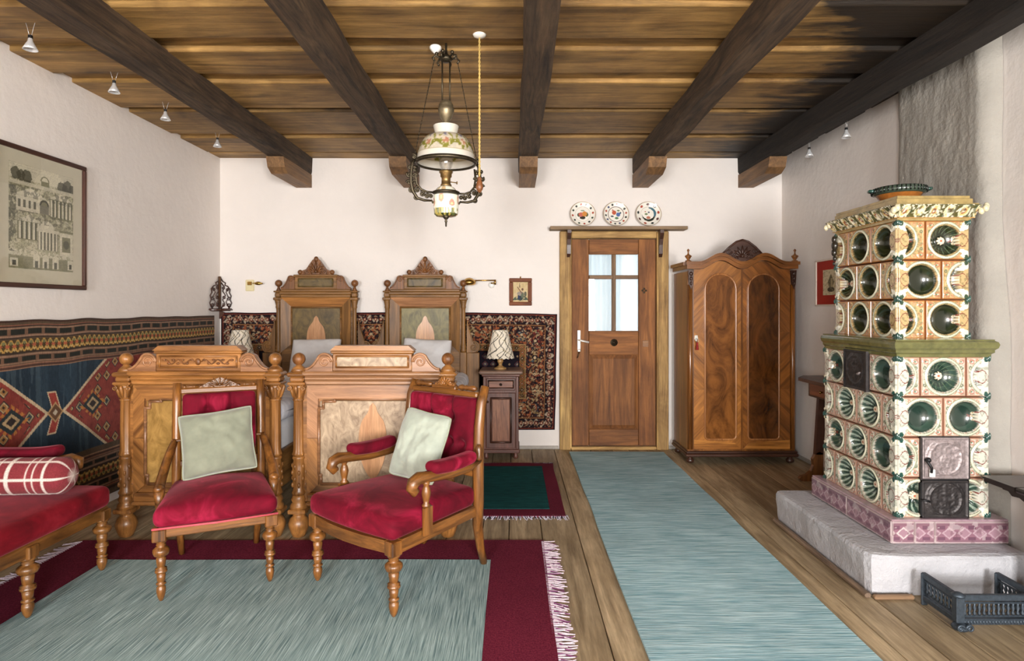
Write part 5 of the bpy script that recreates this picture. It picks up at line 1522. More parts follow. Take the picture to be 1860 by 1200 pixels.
# ================================================================== WARDROBE
wd = thing('wardrobe', 'walnut wardrobe with two arched burl doors and carved crest in the corner', 'wardrobe', (1.912, 5.25, 0))
WA = lambda: at(wd)
wx, wh, wy0, wy1 = 1.912, .452, 5.03, 5.47
WA().box(wx - wh, wx + wh, wy0 + .012, wy1, .10, 1.615, .004).build('carcass', robewood('Z'), wd)
for sx in (-1, 1):
    for yy in (wy0 + .04, wy1 - .04):
        WA().lathe([(.018, 0), (.030, .006), (.034, .022), (.022, .038), (.018, .045), (.030, .055), (.030, .062)], (wx + sx * (wh - .03), yy, 0), 16).build('bun_foot', darkwood('Z'), wd)
WA().box(wx - wh - .022, wx + wh + .022, wy0 - .018, wy1, .058, .085, .008).box(wx - wh - .014, wx + wh + .014, wy0 - .010, wy1, .085, .105, .006).build('plinth', darkwood('X'), wd)
def zl(x):
    ax = abs(x); 
    return 1.632 + (.071 * math.sin(PI * min(ax, .36) / .36) ** 2 if ax < .36 else 0)
N = 48
def door_prism(xa, xb):
    pts = [(wx + xa, .12)] + [(wx + xb, .12)] + [(wx + xb + (xa - xb) * k / 24, zl(xb + (xa - xb) * k / 24) - .004) for k in range(25)]
    return WA().prism(pts, wy0, wy0 + .02, 'XZ')
def arch(cx, z0, z1, hw):
    pts = []; r = hw; rb = .03
    for k in range(17): a = PI * k / 16; pts.append((cx + hw * math.cos(a), z1 - hw + hw * math.sin(a)))
    for (ccx, a0) in ((cx - hw + rb, PI), (cx + hw - rb, 1.5 * PI)):
        for k in range(5): a = a0 + PI / 2 * k / 4; pts.append((ccx + rb * math.cos(a), z0 + rb + rb * math.sin(a)))
    return pts
vL = wood((98, 56, 20), (192, 126, 58), 'Z', .28, 1.0, .1, .14, None, .35); vR = wood((78, 42, 14), (166, 104, 46), 'Z', .28, 1.0, .1, .14, None, .35)
for sx in (-1, 1):
    d = door_prism(min(0, sx * .405), max(0, sx * .405)).build('door', robewood('Z'), wd)
    for (za, zb, ang) in ((.125, .62, -.75 * sx), (.622, 1.10, .75 * sx), (1.102, 1.9, -.75 * sx)):
        xa, xb = sorted((sx * .008, sx * .403)); top = [(wx + xb + (xa - xb) * k / 24, min(zb, zl(xb + (xa - xb) * k / 24) - .006)) for k in range(25)]
        mb = MB(Matrix.Rotation(-ang, 4, 'Y') @ Matrix.Translation(-Vector(wd.location))); mb.prism([(wx + xa, za), (wx + xb, za)] + top, wy0 - .003, wy0 + .001, 'XZ')
        o = mb.build('veneer', vL if sx < 0 else vR, d); o.rotation_euler = (0, ang, 0)
    cx = wx + sx * .180
    WA().prism(arch(cx, .208, 1.585, .125), wy0 - .008, wy0, 'XZ').build('burl_panel', burl((74, 40, 14), (148, 92, 40), 6, .22, .4, (1, 1, .45)) if sx < 0 else burl((34, 16, 6), (116, 68, 28), 6, .22, .4, (1, 1, .45)), d)
    WA().tube([(x, wy0 - .006, z) for (x, z) in arch(cx, .204, 1.589, .130)], .009, 6, True).build('arch_moulding', wood((120, 70, 34), (190, 130, 76), 'Z', .25, 1, .05, .05, None, .4), d)
    # fluted quarter column and bracket
    xc = wx + sx * .430
    WA().lathe([(.020, .12), (.020, 1.50)], (xc, wy0 + .008, 0), 12).build('corner_column', robewood('Z'), wd)
    mb = WA(); mb.prism([(xc - .022, 1.62), (xc + .022, 1.62), (xc + .014, 1.50), (xc, 1.46), (xc - .014, 1.50)], wy0 - .018, wy0 + .01, 'XZ')
    for k in range(3): mb.ball((xc, wy0 - .02, 1.59 - .04 * k), (.016 - .003 * k, .012, .018), 8, 6)
    mb.build('carved_bracket', darkwood('Z'), wd)
    # finial
    WA().lathe([(.026, 1.692), (.026, 1.700), (.012, 1.706), (.012, 1.712), (.028, 1.735), (.028, 1.742), (.010, 1.752), (.006, 1.762), (.006, 1.776), (.011, 1.784), (.011, 1.790), (0, 1.802)], (wx + sx * (wh - .005), wy0 + .005, 0), 16).build('finial', robewood('Z'), wd)
# veneer bands framing the doors
for sx in (-1, 1):
    WA().prism([(wx + sx * .403, .125), (wx + sx * .01, .125), (wx + sx * .06, .175), (wx + sx * .403, .20)], wy0 - .0055, wy0 + .001, 'XZ').build('lower_veneer', wood((112, 62, 22), (206, 140, 66), 'X', .28, 1.2, .08, .08, None, .35), wd)
WA().box(wx - .006, wx + .006, wy0 - .010, wy0, .12, 1.625, .003).build('meeting_strip', robewood('Z'), wd)
# cornice following the double arch
pts = []
lo = [(x, zl(x)) for x in [(-.452 - .012) + (.928) * k / N for k in range(N + 1)]]
for (name, a, b, o_) in (('cornice', 0, .034, .022), ('cornice_cap', .034, .060, .038)):
    pl = [(wx + x * (1 + .02 * (o_ > .03)), z + a) for (x, z) in lo] + [(wx + x * (1 + .02 * (o_ > .03)), z + b) for (x, z) in lo[::-1]]
    WA().prism(pl, wy0 - o_, wy0 + .03, 'XZ').build(name, robewood('X'), wd)
for sx in (-1, 1):
    xx = wx + sx * wh
    WA().box(min(xx, xx + sx * .012), max(xx, xx + sx * .012), wy0 + .03, wy1, 1.632, 1.664).box(min(xx, xx + sx * .03), max(xx, xx + sx * .03), wy0 + .03, wy1, 1.664, 1.692).build('side_cornice', robewood('Y'), wd)
pd = [(-.185, 1.752), (-.12, 1.80), (-.07, 1.845), (-.035, 1.868), (0, 1.878)]
pd = pd + [(-x, z) for (x, z) in pd[::-1][1:]] + [(.10, 1.715), (0, 1.695), (-.10, 1.715)]
mb = WA(); mb.prism([(wx + x, z) for (x, z) in pd], wy0 - .010, wy0 + .022, 'XZ'); palmette(mb, wx, wy0 - .012, 1.712, .24, .118, .012, 7)
for sx in (-1, 1):
    mb.spiral((wx + sx * .11, wy0 - .014, 1.775), .026, .004, 1.5, .007, 0, sx); mb.tube([(wx + sx * .165, wy0 - .012, 1.760), (wx + sx * .11, wy0 - .014, 1.812), (wx + sx * .05, wy0 - .014, 1.858), (wx, wy0 - .012, 1.874)], [.006, .009, .009, .008], 6)
mb.build('carved_pediment', darkwood('X'), wd)
# key with tassel
k = WA().prism([(wx - .395 + .022 * 0 + .0, 1.075), (wx - .372, 1.075), (wx - .368, 1.045), (wx - .3835, 1.02), (wx - .399, 1.045)], wy0 - .006, wy0, 'XZ').build('escutcheon', plain('steel', (190, 188, 180), .3, .8), wd)
WA().tube([(wx - .3835, wy0 - .004, 1.045), (wx - .3835, wy0 - .03, 1.045)], .004, 6).spiral((wx - .3835, wy0 - .034, 1.035), .012, .012, 1, .0025).build('key', plain('steel', (176, 172, 164), .3, .8), wd)
WA().lathe([(.003, 1.022), (.009, 1.012), (.007, 1.005), (.011, .985), (.013, .955), (0, .955)], (wx - .3835, wy0 - .034, 0), 12).build('tassel', plain('red_thread', (140, 34, 34), .9, 0, .2, 90), wd)

# ================================================================== NIGHTSTANDS AND TABLE LAMPS
def nightstand(cx, y0, lab):
    ns = thing('nightstand', lab, 'nightstand', (cx, y0 + .16, 0), 0, 'bedside cabinets')
    A_ = lambda: at(ns); y1 = y0 + .33; hw = .153; z0, z1 = .055, .715
    A_().box(cx - hw, cx + hw, y0 + .012, y1, z0 + .03, z1, .004).build('carcass', nightwood('Z'), ns)
    for sx in (-1, 1):
        for yy in (y0 + .035, y1 - .035): A_().lathe([(.010, 0), (.021, .010), (.024, .025), (.014, .045), (.018, .056)], (cx + sx * (hw - .025), yy, 0), 14).build('ball_foot', nightwood('Z'), ns)
    A_().box(cx - hw - .010, cx + hw + .010, y0 - .004, y1, z0, z0 + .035, .006).build('plinth', nightwood('X'), ns)
    A_().box(cx - hw - .012, cx + hw + .012, y0 - .008, y1, z1, z1 + .020, .006).build('top_moulding', nightwood('X'), ns)
    A_().box(cx - hw - .036, cx + hw + .036, y0 - .032, y1 + .005, z1 + .020, z1 + .050, .012).build('top', wood((110, 84, 72), (176, 146, 128), 'X', .4, 1.2, .15, .06, None, .2), ns)
    for sx in (-1, 1): A_().box(cx + sx * (hw - .012) - .012, cx + sx * (hw - .012) + .012, y0, y0 + .012, z0 + .035, z1, .004).build('front_pilaster', nightwood('Z'), ns)
    dr = A_().box(cx - hw + .028, cx + hw - .028, y0 - .004, y0 + .012, z1 - .120, z1 - .014, .005).build('drawer', nightwood('X'), ns)
    A_().rect_tube(cx - hw + .045, cx + hw - .045, z1 - .098, z1 - .036, y0 - .005, .005).build('drawer_moulding', darkwood('X'), dr)
    A_().box(cx - hw + .050, cx + hw - .050, y0 - .007, y0, z1 - .093, z1 - .041, .002).build('drawer_panel', wood((104, 62, 46), (166, 112, 88), 'X', .4, 1.4, .1, .05), dr)
    A_().lathe([(.006, 0), (.006, -.012), (.012, -.018), (.011, -.026), (0, -.030)], (cx, y0 - .006, z1 - .067), 12, 'Y').build('knob', darkwood('X'), dr)
    do = A_().box(cx - hw + .026, cx + hw - .026, y0 - .004, y0 + .012, z0 + .045, z1 - .140, .005).build('door', nightwood('Z'), ns)
    A_().box(cx - .076, cx + .076, y0 - .008, y0, z0 + .105, z1 - .195, .006).build('door_panel', wood((96, 54, 38), (172, 116, 84), 'Z', .36, 1.6, .1, .05, None, .2, False, 3.0), do)
    A_().rect_tube(cx - .086, cx + .086, z0 + .095, z1 - .185, y0 - .006, .008).build('door_moulding', darkwood('Z'), do)
    A_().lathe([(.005, 0), (.005, -.010), (.011, -.016), (.010, -.024), (0, -.027)], (cx - hw + .040, y0 - .004, z1 - .215), 12, 'Y').build('knob', darkwood('X'), do)
    return ns
nightstand(-.110, 5.16, 'brown bedside cabinet with drawer beside the bed nearest the door')
nightstand(-2.475, 5.16, 'bedside cabinet in the corner behind the bed nearest the kilim')

def lamp(cx, cy, zb, lab, seed):
    lp = thing('table_lamp', lab, 'lamp', (cx, cy, zb), 0, 'bedside table lamps')
    MB().lathe([(.052, 0), (.056, .006), (.050, .014), (.030, .022), (.016, .034), (.014, .044), (.020, .054), (.027, .070), (.024, .086), (.012, .098), (.009, .104), (.009, .135)], seg=20).build('base', wood((150, 110, 62), (214, 174, 116), 'Z', .35, 2, .1, .05, None, .2), lp)
    def pos(u, v):
        a = u * 2 * PI; r = (.122 + (.066 - .122) * v ** .9) * (1 + .012 * np.cos(a * 34)); return r * np.cos(a), r * np.sin(a), .098 + .245 * v + .004 * np.cos(a * 17) * (v < .02)
    def col(u, v):
        p = Paint(len(u), (232, 222, 204)); x = u * 15; y = v * 7
        zig = np.abs(((x + .55 * np.sin(y * 1.9)) % 1.5) - .75 - .42 * np.abs(((y) % 2) - 1)); p(zig < .10, (70, 68, 62))
        zig2 = np.abs(((x * .8 - y * .7 + .3 * np.sin(x)) % 1.9) - .9); p(zig2 < .10, (92, 88, 80))
        zig3 = np.abs(((x * .7 + y * .9) % 2.3) - 1.1); p((zig3 < .08) & (vnoise(x, y, seed) > .45), (150, 132, 84), .8)
        return p.c
    me = grid_mesh('lampshade', 150, 60, pos, col, painted('printed_shade', .9, 0, 0, None, 0, .1))
    thick(link('lampshade', me, lp), .002, 0)
    MB().tube([(-.066, 0, .340), (.066, 0, .340)], .0015, 5).tube([(0, 0, .13), (0, 0, .345)], .002, 5).ball((0, 0, .19), (.025, .025, .035), 12, 8).build('lamp_holder', M_white, lp)
    return lp
lamp(-.118, 5.30, .765, 'small lamp with leaf-patterned shade on the bedside cabinet by the carpet', 3)
lamp(-2.415, 5.30, .765, 'small leaf-patterned shade lamp in the corner behind the beds', 3)

# ================================================================== HANGING LAMP
hl = thing('hanging_lamp', 'painted glass oil-style pendant lamp with bronze filigree arms', 'lamp', (-.355, 3.15, 1.74), math.radians(16))
zz = lambda z: z - 1.74
def HL(): return MB(Matrix.Translation((0, 0, -1.74)))
def dome_pos(u, v):
    a = u * 2 * PI; t = v
    r = np.where(t < .80, .150 * np.cos(np.clip(t / .80, 0, 1) * 1.22) ** .80 , 0); r = np.maximum(r, .052)
    z = 2.066 + .140 * np.sin(np.clip(t / .80, 0, 1) * PI / 2) ** 1.05
    c = np.clip((t - .80) / .20, 0, 1); r = np.where(t > .80, .052 + .014 * c ** 2 + .004 * np.sin(c * PI), r); z = np.where(t > .80, 2.206 + .050 * c, z)
    return r * np.cos(a), r * np.sin(a), z - 1.74
def dome_col(u, v):
    p = Paint(len(u), (240, 236, 226)); a = u * 2 * PI; band = (v > .16) & (v < .74)
    p(band, (220, 212, 196)); s = u * 9; f_ = s % 1 - .5; g_ = (v - .42) / .26
    p(band & (np.abs(np.hypot(f_ * 1.5, g_ * .9) - .52) < .12), (172, 166, 92)); p(band & (np.hypot(f_ * 1.5, g_ + .35) < .28), (206, 150, 120)); p(band & (np.abs(g_ + .62 - .25 * np.cos(s * 2 * PI)) < .16), (150, 148, 66)); p(band & (np.hypot(f_ * 2, g_ - .45) < .28), (150, 146, 166))
    p(band & (vnoise(u * 90, v * 22, 4) > .66), (240, 228, 206), .8); p((np.abs(v - .745) < .012) | (np.abs(v - .16) < .010), (196, 184, 150))
    return p.c
m_milk, n_, l_, b_ = new_mat('milk_glass'); a_ = n_.new('ShaderNodeVertexColor'); a_.layer_name = 'Col'; l_.new(a_.outputs[0], b_.inputs['Base Color']); b_.inputs['Roughness'].default_value = .12
b_.inputs['Transmission Weight'].default_value = .0; b_.inputs['Coat Weight'].default_value = .5
sh_ = n_.new('ShaderNodeBsdfTranslucent'); l_.new(a_.outputs[0], sh_.inputs[0]); mx_ = n_.new('ShaderNodeMixShader'); mx_.inputs[0].default_value = .4
l_.new(b_.outputs[0], mx_.inputs[1]); l_.new(sh_.outputs[0], mx_.inputs[2]); l_.new(mx_.outputs[0], n_['Material Output'].inputs[0])
thick(link('glass_shade', grid_mesh('glass_shade', 144, 70, dome_pos, dome_col, m_milk), hl), .003, 0)
HL().lathe([(.150, 2.055), (.158, 2.055), (.162, 2.064), (.158, 2.074), (.150, 2.072), (.150, 2.055)], seg=48, cap=False).build('shade_ring', M_bronze, hl)
HL().lathe([(.022, 2.02), (.034, 2.05), (.040, 2.08), (.032, 2.13), (.026, 2.20), (.026, 2.26), (.024, 2.26), (.024, 2.20), (.030, 2.13), (.038, 2.08), (.032, 2.05), (.020, 2.02)], seg=24, cap=False).build('glass_chimney', glass('lamp_glass', (.97, .97, .97), .12), hl)
HL().lathe([(.026, 1.938), (.030, 1.945), (.024, 1.955), (.024, 1.985), (.030, 1.99), (.030, 2.005), (.036, 2.012), (.036, 2.02), (.024, 2.024)], seg=24).tube([(.024, 0, 1.965), (.055, 0, 1.962)], .003, 6).ball((.058, 0, 1.962), (.004, .009, .009), 8, 6).build('burner', plain('aged_brass', (132, 106, 66), .35, .8, .25, 50), hl)
def font_pos(u, v):
    a = u * 2 * PI; zs = np.interp(v, [0, .05, .12, .55, .74, .76, .80, .92, 1], [1.782, 1.783, 1.792, 1.84, 1.898, 1.905, 1.910, 1.932, 1.940]); rs = np.interp(v, [0, .05, .12, .55, .74, .76, .80, .92, 1], [.0, .050, .062, .066, .066, .066, .062, .044, .030])
    return rs * np.cos(a), rs * np.sin(a), zs - 1.74
def font_col(u, v):
    p = Paint(len(u), (232, 230, 212)); p(v < .14, (52, 54, 32)); g = np.clip((.42 - v) / .28, 0, 1) * (vnoise(u * 40, v * 3, 4) > .38); p(g > .15, (92, 100, 46), .85); p((v < .40) & (vnoise(u * 55, v * 4, 9) > .62), (196, 176, 92), .8)
    for (a, b, r, c) in ((.10, .62, .05, (204, 116, 96)), (.22, .52, .045, (214, 150, 110)), (.37, .64, .05, (204, 110, 96)), (.52, .58, .05, (196, 122, 104)), (.66, .66, .045, (214, 140, 110)), (.80, .55, .05, (204, 116, 96)), (.93, .64, .045, (210, 130, 104))):
        p(np.hypot((u - a) * 1.0, (v - b) * .42) < r * .75, c, .85); p(np.hypot((u - a), (v - b) * .42) < r * .3, (238, 214, 150))
    p((v > .72) & (v < .78), (60, 56, 44)); p((v > .80) & (vnoise(u * 30, v * 8, 3) > .6), (190, 150, 90), .8)
    return p.c
link('oil_font', grid_mesh('oil_font', 90, 80, font_pos, font_col, M_ceramic), hl)
HL().lathe([(.064, 1.898), (.072, 1.902), (.072, 1.910), (.064, 1.914)], seg=36).build('font_ring', M_bronze, hl)
HL().lathe([(0, 1.728), (.004, 1.730), (.005, 1.752), (.008, 1.756), (.005, 1.765), (.014, 1.774), (.020, 1.784)], seg=14).build('drop_finial', M_bronze, hl)
for k, a in enumerate((0, PI)):
    mb = MB(Matrix.Rotation(a, 4, 'Z') @ Matrix.Translation((0, 0, -1.74)))
    mb.tube([(.165, 0, 2.070), (.176, 0, 2.05), (.182, 0, 2.00), (.182, 0, 1.95), (.172, 0, 1.905), (.150, 0, 1.872), (.115, 0, 1.862), (.078, 0, 1.862)], [.008, .009, .009, .009, .009, .008, .007, .005], 8)
    mb.tube([(.152, 0, 2.04), (.158, 0, 1.99), (.152, 0, 1.945), (.130, 0, 1.918), (.10, 0, 1.906), (.072, 0, 1.906)], [.005, .006, .006, .006, .006, .005], 6)
    for (cx, cz, r, st_, d_) in ((.172, 2.02, .014, 0, 1), (.172, 1.985, .014, PI, -1), (.170, 1.950, .015, 0, 1), (.158, 1.915, .016, 2, -1), (.132, 1.895, .015, 1, 1), (.104, 1.884, .013, 3, -1), (.198, 2.03, .012, 2, 1), (.203, 1.99, .013, 1, -1), (.202, 1.95, .013, 0, 1), (.190, 1.91, .013, 2, -1), (.165, 1.875, .012, 3, 1), (.085, 1.885, .010, 0, 1), (.176, 2.085, .013, 1, 1)):
        mb.spiral((cx * .95, 0, cz), r * 1.1, .003, 1.4, .0055, st_, d_, 'XZ', 16, 5)
        mb.ball((cx * .95, -.004, cz), (.008, .005, .008), 6, 5)
    mb.tube([(.078, 0, 1.866), (.068, 0, 1.850), (.064, 0, 1.858)], .005, 6)
    mb.build('filigree_arm', M_bronze, hl)
    # suspension chain from the ring to the crown
    mb = MB(Matrix.Rotation(a, 4, 'Z') @ Matrix.Translation((0, 0, -1.74))); n = 26
    for i in range(n):
        t0, t1 = i / n, (i + .8) / n; p0 = (.165 + (.062 - .165) * t0, 0, 2.085 + (2.60 - 2.085) * t0); p1 = (.165 + (.062 - .165) * t1, 0, 2.085 + (2.60 - 2.085) * t1)
        mb.tube([p0, p1], .0026, 5)
    mb.tube([(.165, 0, 2.085), (.062, 0, 2.60)], .0013, 4).build('chain', M_bronze, hl)
    mb = MB(Matrix.Rotation(a, 4, 'Z') @ Matrix.Translation((0, 0, -1.74))); mb.tube([(.020, 0, 2.60), (.020, 0, 2.385)], .0045, 6).build('pulley_rod', M_bronze, hl)
mb = HL(); mb.lathe([(.012, 2.59), (.030, 2.60), (.034, 2.612), (.022, 2.625), (.010, 2.635), (.006, 2.66), (.006, 2.69)], seg=20)
for k in range(6):
    a = 2 * PI * k / 6; mb.tube([(.02 * math.cos(a), .02 * math.sin(a), 2.606), (.055 * math.cos(a), .055 * math.sin(a), 2.622), (.070 * math.cos(a), .070 * math.sin(a), 2.606), (.060 * math.cos(a), .060 * math.sin(a), 2.592)], .006, 6); mb.ball((.05 * math.cos(a), .05 * math.sin(a), 2.630), .010, 8, 6)
mb.build('crown', M_bronze, hl)
HL().lathe([(0, 2.262), (.008, 2.266), (.014, 2.278), (.030, 2.298), (.042, 2.335), (.042, 2.352), (.036, 2.358), (.038, 2.366), (.028, 2.385), (.012, 2.392), (0, 2.395)], seg=24).build('counterweight', plain('bronze_weight', (128, 116, 92), .4, .7, .25, 50), hl)
mb = HL(); mb.spiral((0, 0, 2.256), .034, .006, 1.4, .004, 0, 1).spiral((0, 0, 2.256), .034, .006, 1.4, .004, PI, 1).build('hook_scrolls', M_bronze, hl)
MB(Matrix.Rotation(math.radians(-16), 4, 'Z') @ Matrix.Translation((.355, -3.15, -1.74))).lathe([(0, 2.648), (.010, 2.652), (.030, 2.672), (.032, 2.682), (.028, 2.689)], (-.414, 3.18, 0), 24).build('ceiling_rose', M_white, hl)

pc = thing('pull_cord', 'yellow twisted pull cord with wooden weight hanging from white ceiling rose', 'cord', (-.173, 3.04, 1.886))
MB().lathe([(.004, .785), (.012, .787), (.030, .792), (.034, .800), (.028, .804)], seg=24).build('ceiling_rose', M_white, pc)
mb = MB(); mb.tube([(0, 0, .07), (0, 0, .79)], .0042, 6)
for s_ in (0, PI): mb.tube([(.004 * math.cos(s_ + k * .9), .004 * math.sin(s_ + k * .9), .075 + .0058 * k) for k in range(123)], .0022, 4)
mb.build('twisted_cord', plain('yellow_cord', (196, 166, 96), .9, 0, .15, 200), pc)
MB().lathe([(0, 0), (.006, .002), (.015, .014), (.019, .026), (.014, .055), (.009, .064), (.011, .070), (.008, .078), (.004, .082)], seg=14).build('wooden_weight', wood((90, 52, 28), (140, 88, 52), 'Z', .4, 2, .1, .05), pc)

# ================================================================== SMALL SPOTLIGHTS
M_chrome = plain('chrome', (228, 230, 232), .15, .45, .04)
sl = thing('wire_spotlight', 'tiny chrome spotlight on thin wires, closest to the etching', 'spotlight', (-2.35, 2.918, 2.585), 0, 'tiny wire spotlights')
MB().lathe([(.006, .030), (.010, .026), (.012, .012), (.022, -.006), (.032, -.028), (.030, -.028), (.020, -.006), (.008, .006), (0, .008)], seg=16).build('reflector', M_chrome, sl)
MB().ball((0, 0, -.010), (.008, .008, .012), 8, 6).build('bulb', glass('bulb_glass', (1, 1, 1), .2), sl)
MB().box(-.008, .008, -.008, .008, .026, .044, .002).build('socket', M_black, sl)
for s_ in (-1, 1): MB().tube([(s_ * .006, 0, .042), (s_ * .014, 0, .075), (s_ * .030, 0, .128)], .0012, 4).build('wire', M_chrome, sl)
for (x, y, z, lab) in ((-2.35, 3.53, 2.597, 'tiny chrome spotlight on wires, second one away from the etching'), (-2.35, 4.05, 2.60, 'tiny chrome spotlight on wires, third one along the wall of the etching'), (-2.35, 4.76, 2.61, 'tiny chrome spotlight on wires near the corner above the fretwork shelf'),
                       (2.30, 4.15, 2.507, 'tiny spotlight under the darkest beam, nearer the stove'), (2.30, 4.67, 2.510, 'tiny spotlight under the darkest beam, above the wardrobe')):
    o = copy_tree(sl, (x, y, z), .3, lab)
    if x > 0:
        for c in o.children:
            if c.name.startswith('wire'): c.scale = (.6, 1, 1.48); c.location = (0, 0, -.02)
for c in sl.children: pass

# ================================================================== PICTURES
def etch_col(u, v):
    n = len(u); p = Paint(n, (206, 200, 170)); ink = (66, 66, 48); mid = (132, 130, 98); pale = (222, 216, 190)
    nz = fbm(u * 16, v * 22, 4); p(nz > .52, (176, 172, 138), .7); p(fbm(u * 50, v * 70, 9) > .56, (120, 118, 88), .55)
    def R(a, b, c, d, col, al=1): p((u > a) & (u < b) & (v > c) & (v < d), col, al)
    def tri(a, b, c, h, col): p((v > c) & (v < c + h * (1 - np.abs(u - (a + b) / 2) / ((b - a) / 2))), col)
    def dome(cx, c, r, col): p((np.hypot(u - cx, (v - c) * 1.25) < r) & (v > c), col)
    R(0, 1, .86, 1, pale); 
    for (cx, cy, r) in ((.10, .90, .07), (.17, .89, .06), (.26, .89, .07), (.80, .87, .07), (.90, .88, .08), (.98, .87, .06), (.86, .86, .05)): p(np.hypot(u - cx, (v - cy) * 1.1) < r * (.7 + .6 * fbm(u * 30, v * 40, 7)), ink, .85)
    dome(.53, .88, .07, mid); R(.47, .60, .82, .88, mid); dome(.53, .885, .05, pale)
    R(0, 1, .80, .835, pale, .8)
    # upper storey
    R(.10, .62, .56, .70, pale); tri(.06, .58, .70, .09, pale)
    for k in range(4): R(.13 + .075 * k, .165 + .075 * k, .59, .665, ink, .9)
    dome(.52, .64, .075, ink); R(.45, .59, .56, .64, ink, .75); dome(.52, .64, .05, mid)
    R(.60, .98, .53, .73, mid); tri(.58, 1.0, .73, .07, pale)
    for k in range(6): R(.62 + .062 * k, .648 + .062 * k, .55, .72, pale)
    for k in range(6): R(.648 + .062 * k, .664 + .062 * k, .55, .72, ink, .9)
    # temples
    tri(.12, .46, .46, .07, pale); R(.12, .46, .28, .46, mid)
    for k in range(5): R(.14 + .068 * k, .172 + .068 * k, .29, .455, pale); 
    for k in range(5): R(.172 + .068 * k, .192 + .068 * k, .29, .455, ink, .85)
    dome(.56, .40, .12, pale); R(.40, .76, .38, .41, pale); R(.42, .74, .20, .38, ink, .8)
    for k in range(6): R(.43 + .054 * k, .458 + .054 * k, .20, .38, pale)
    R(.77, .99, .16, .40, pale); R(.81, .95, .20, .36, mid); p(np.hypot(u - .88, (v - .28) * 1.1) < .05, ink, .7); R(.76, 1.0, .40, .425, mid)
    p((v > .13) & (v < .18) & (fbm(u * 30, v * 30, 3) > .5), pale)
    R(0, 1, 0, .12, mid, .8); R(.02, .13, .02, .10, pale); R(.05, .10, .03, .075, ink)
    for cx in (.40, .54, .70): R(cx - .05, cx + .05, .02, .13, pale); R(cx - .022, cx + .022, .02, .085, ink, .9); tri(cx - .06, cx + .06, .13, .03, pale)
    R(.90, 1.0, .02, .12, pale); R(.93, .97, .03, .08, ink)
    p((u < .10) & (v > .16) & (v < .78) & (fbm(u * 26, v * 26, 12) > .42), ink, .75); p((v > .45) & (v < .56) & (fbm(u * 34, v * 34, 22) > .55), ink, .6); p((v > .69) & (v < .80) & (fbm(u * 30, v * 30, 42) > .52), ink, .6)
    p((np.sin((u * 1.3 + v) * 260) > .2) & (fbm(u * 9, v * 9, 51) > .5), ink, .28); p((np.sin(v * 420) > .3) & (fbm(u * 7, v * 7, 61) > .52), ink, .22)
    p.c *= (.80 + .32 * vnoise(u * 150, v * 190, 3))[:, None]
    return p.c
pic = thing('framed_etching', 'large dark-framed etching of classical temples and domes on the side wall', 'picture', (XL, 3.447, 1.42))
PA = lambda: at(pic)
py0, py1, pz0_, pz1_ = 3.108, 3.787, 1.415, 2.190; X0 = XL + .004
fr = wood((36, 20, 16), (84, 46, 32), 'Y', .4, 1.5, .1, .06, None, .1); frz = wood((44, 24, 18), (104, 56, 38), 'Z', .4, 1.5, .1, .06, None, .1)
for (a, b, c, d, m_) in ((py0, py1, pz0_, pz0_ + .026, fr), (py0, py1, pz1_ - .026, pz1_, fr), (py0, py0 + .026, pz0_ + .026, pz1_ - .026, frz), (py1 - .026, py1, pz0_ + .026, pz1_ - .026, frz)):
    PA().box(X0, X0 + .024, a, b, c, d, .004).build('frame_bar', m_, pic)
PA().box(X0, X0 + .010, py0 + .02, py1 - .02, pz0_ + .02, pz1_ - .02).build('mat_board', plain('cream_mat', (206, 200, 176), .9, 0, .03), pic)
ey0, ey1, ez0, ez1 = 3.212, 3.683, 1.520, 2.095
me = grid_mesh('print', 190, 230, lambda u, v: (X0 + .0125 + 0 * u - XL, ey0 + (ey1 - ey0) * u - 3.447, ez0 + (ez1 - ez0) * v - 1.42), etch_col, M_paper)
link('print', me, pic)
PA().box(X0 + .016, X0 + .018, py0 + .02, py1 - .02, pz0_ + .02, pz1_ - .02).build('glazing', glass('picture_glass', (.98, .98, .98), .04), pic)

def small_col(u, v):
    p = Paint(len(u), (206, 184, 140)); p(fbm(u * 8, v * 8, 3) > .55, (190, 166, 120), .7)
    def e(cx, cy, rx, ry, c): p((((u - cx) / rx) ** 2 + ((v - cy) / ry) ** 2) < 1, c)
    p((v < .32 - .9 * (np.abs(u - .5) - .12) ** 2 * 1.5) & (v > .10) & (fbm(u * 14, v * 14, 6) > .35), (70, 84, 70)); e(.48, .30, .16, .22, (52, 62, 60)); e(.5, .42, .22, .10, (150, 140, 130)); e(.40, .24, .06, .10, (40, 52, 86)); e(.62, .34, .09, .13, (96, 104, 84))
    p((np.abs((u - .45) + (v - .58) * .9) < .035) & (v > .42) & (v < .74), (120, 86, 66)); e(.45, .76, .05, .07, (140, 116, 88)); e(.62, .62, .07, .06, (110, 78, 60)); e(.80, .40, .08, .12, (92, 92, 74)); p((np.abs(u - .44) < .012) & (v > .75) & (v < .92), (120, 110, 90))
    return p.c
sp = thing('small_picture', 'small brown-framed picture of a figure group beside the door', 'picture', (.064, YB, 1.325))
SP = lambda: at(sp); sx0, sx1, sz0, sz1 = -.041, .168, 1.326, 1.580; yy = YB - .002
for (a, b, c, d, ax) in ((sx0, sx1, sz0, sz0 + .036, 'X'), (sx0, sx1, sz1 - .036, sz1, 'X'), (sx0, sx0 + .036, sz0 + .036, sz1 - .036, 'Z'), (sx1 - .036, sx1, sz0 + .036, sz1 - .036, 'Z')):
    SP().box(a, b, yy - .020, yy, c, d, .005).build('frame_bar', wood((84, 40, 20), (146, 84, 46), ax, .7, 2, .1, .05), sp)
link('print', grid_mesh('print', 60, 80, lambda u, v: (sx0 + .03 + (sx1 - sx0 - .06) * u - .064, -.010 + 0 * u, sz0 + .03 + (sz1 - sz0 - .06) * v - 1.325), small_col, M_paper), sp)
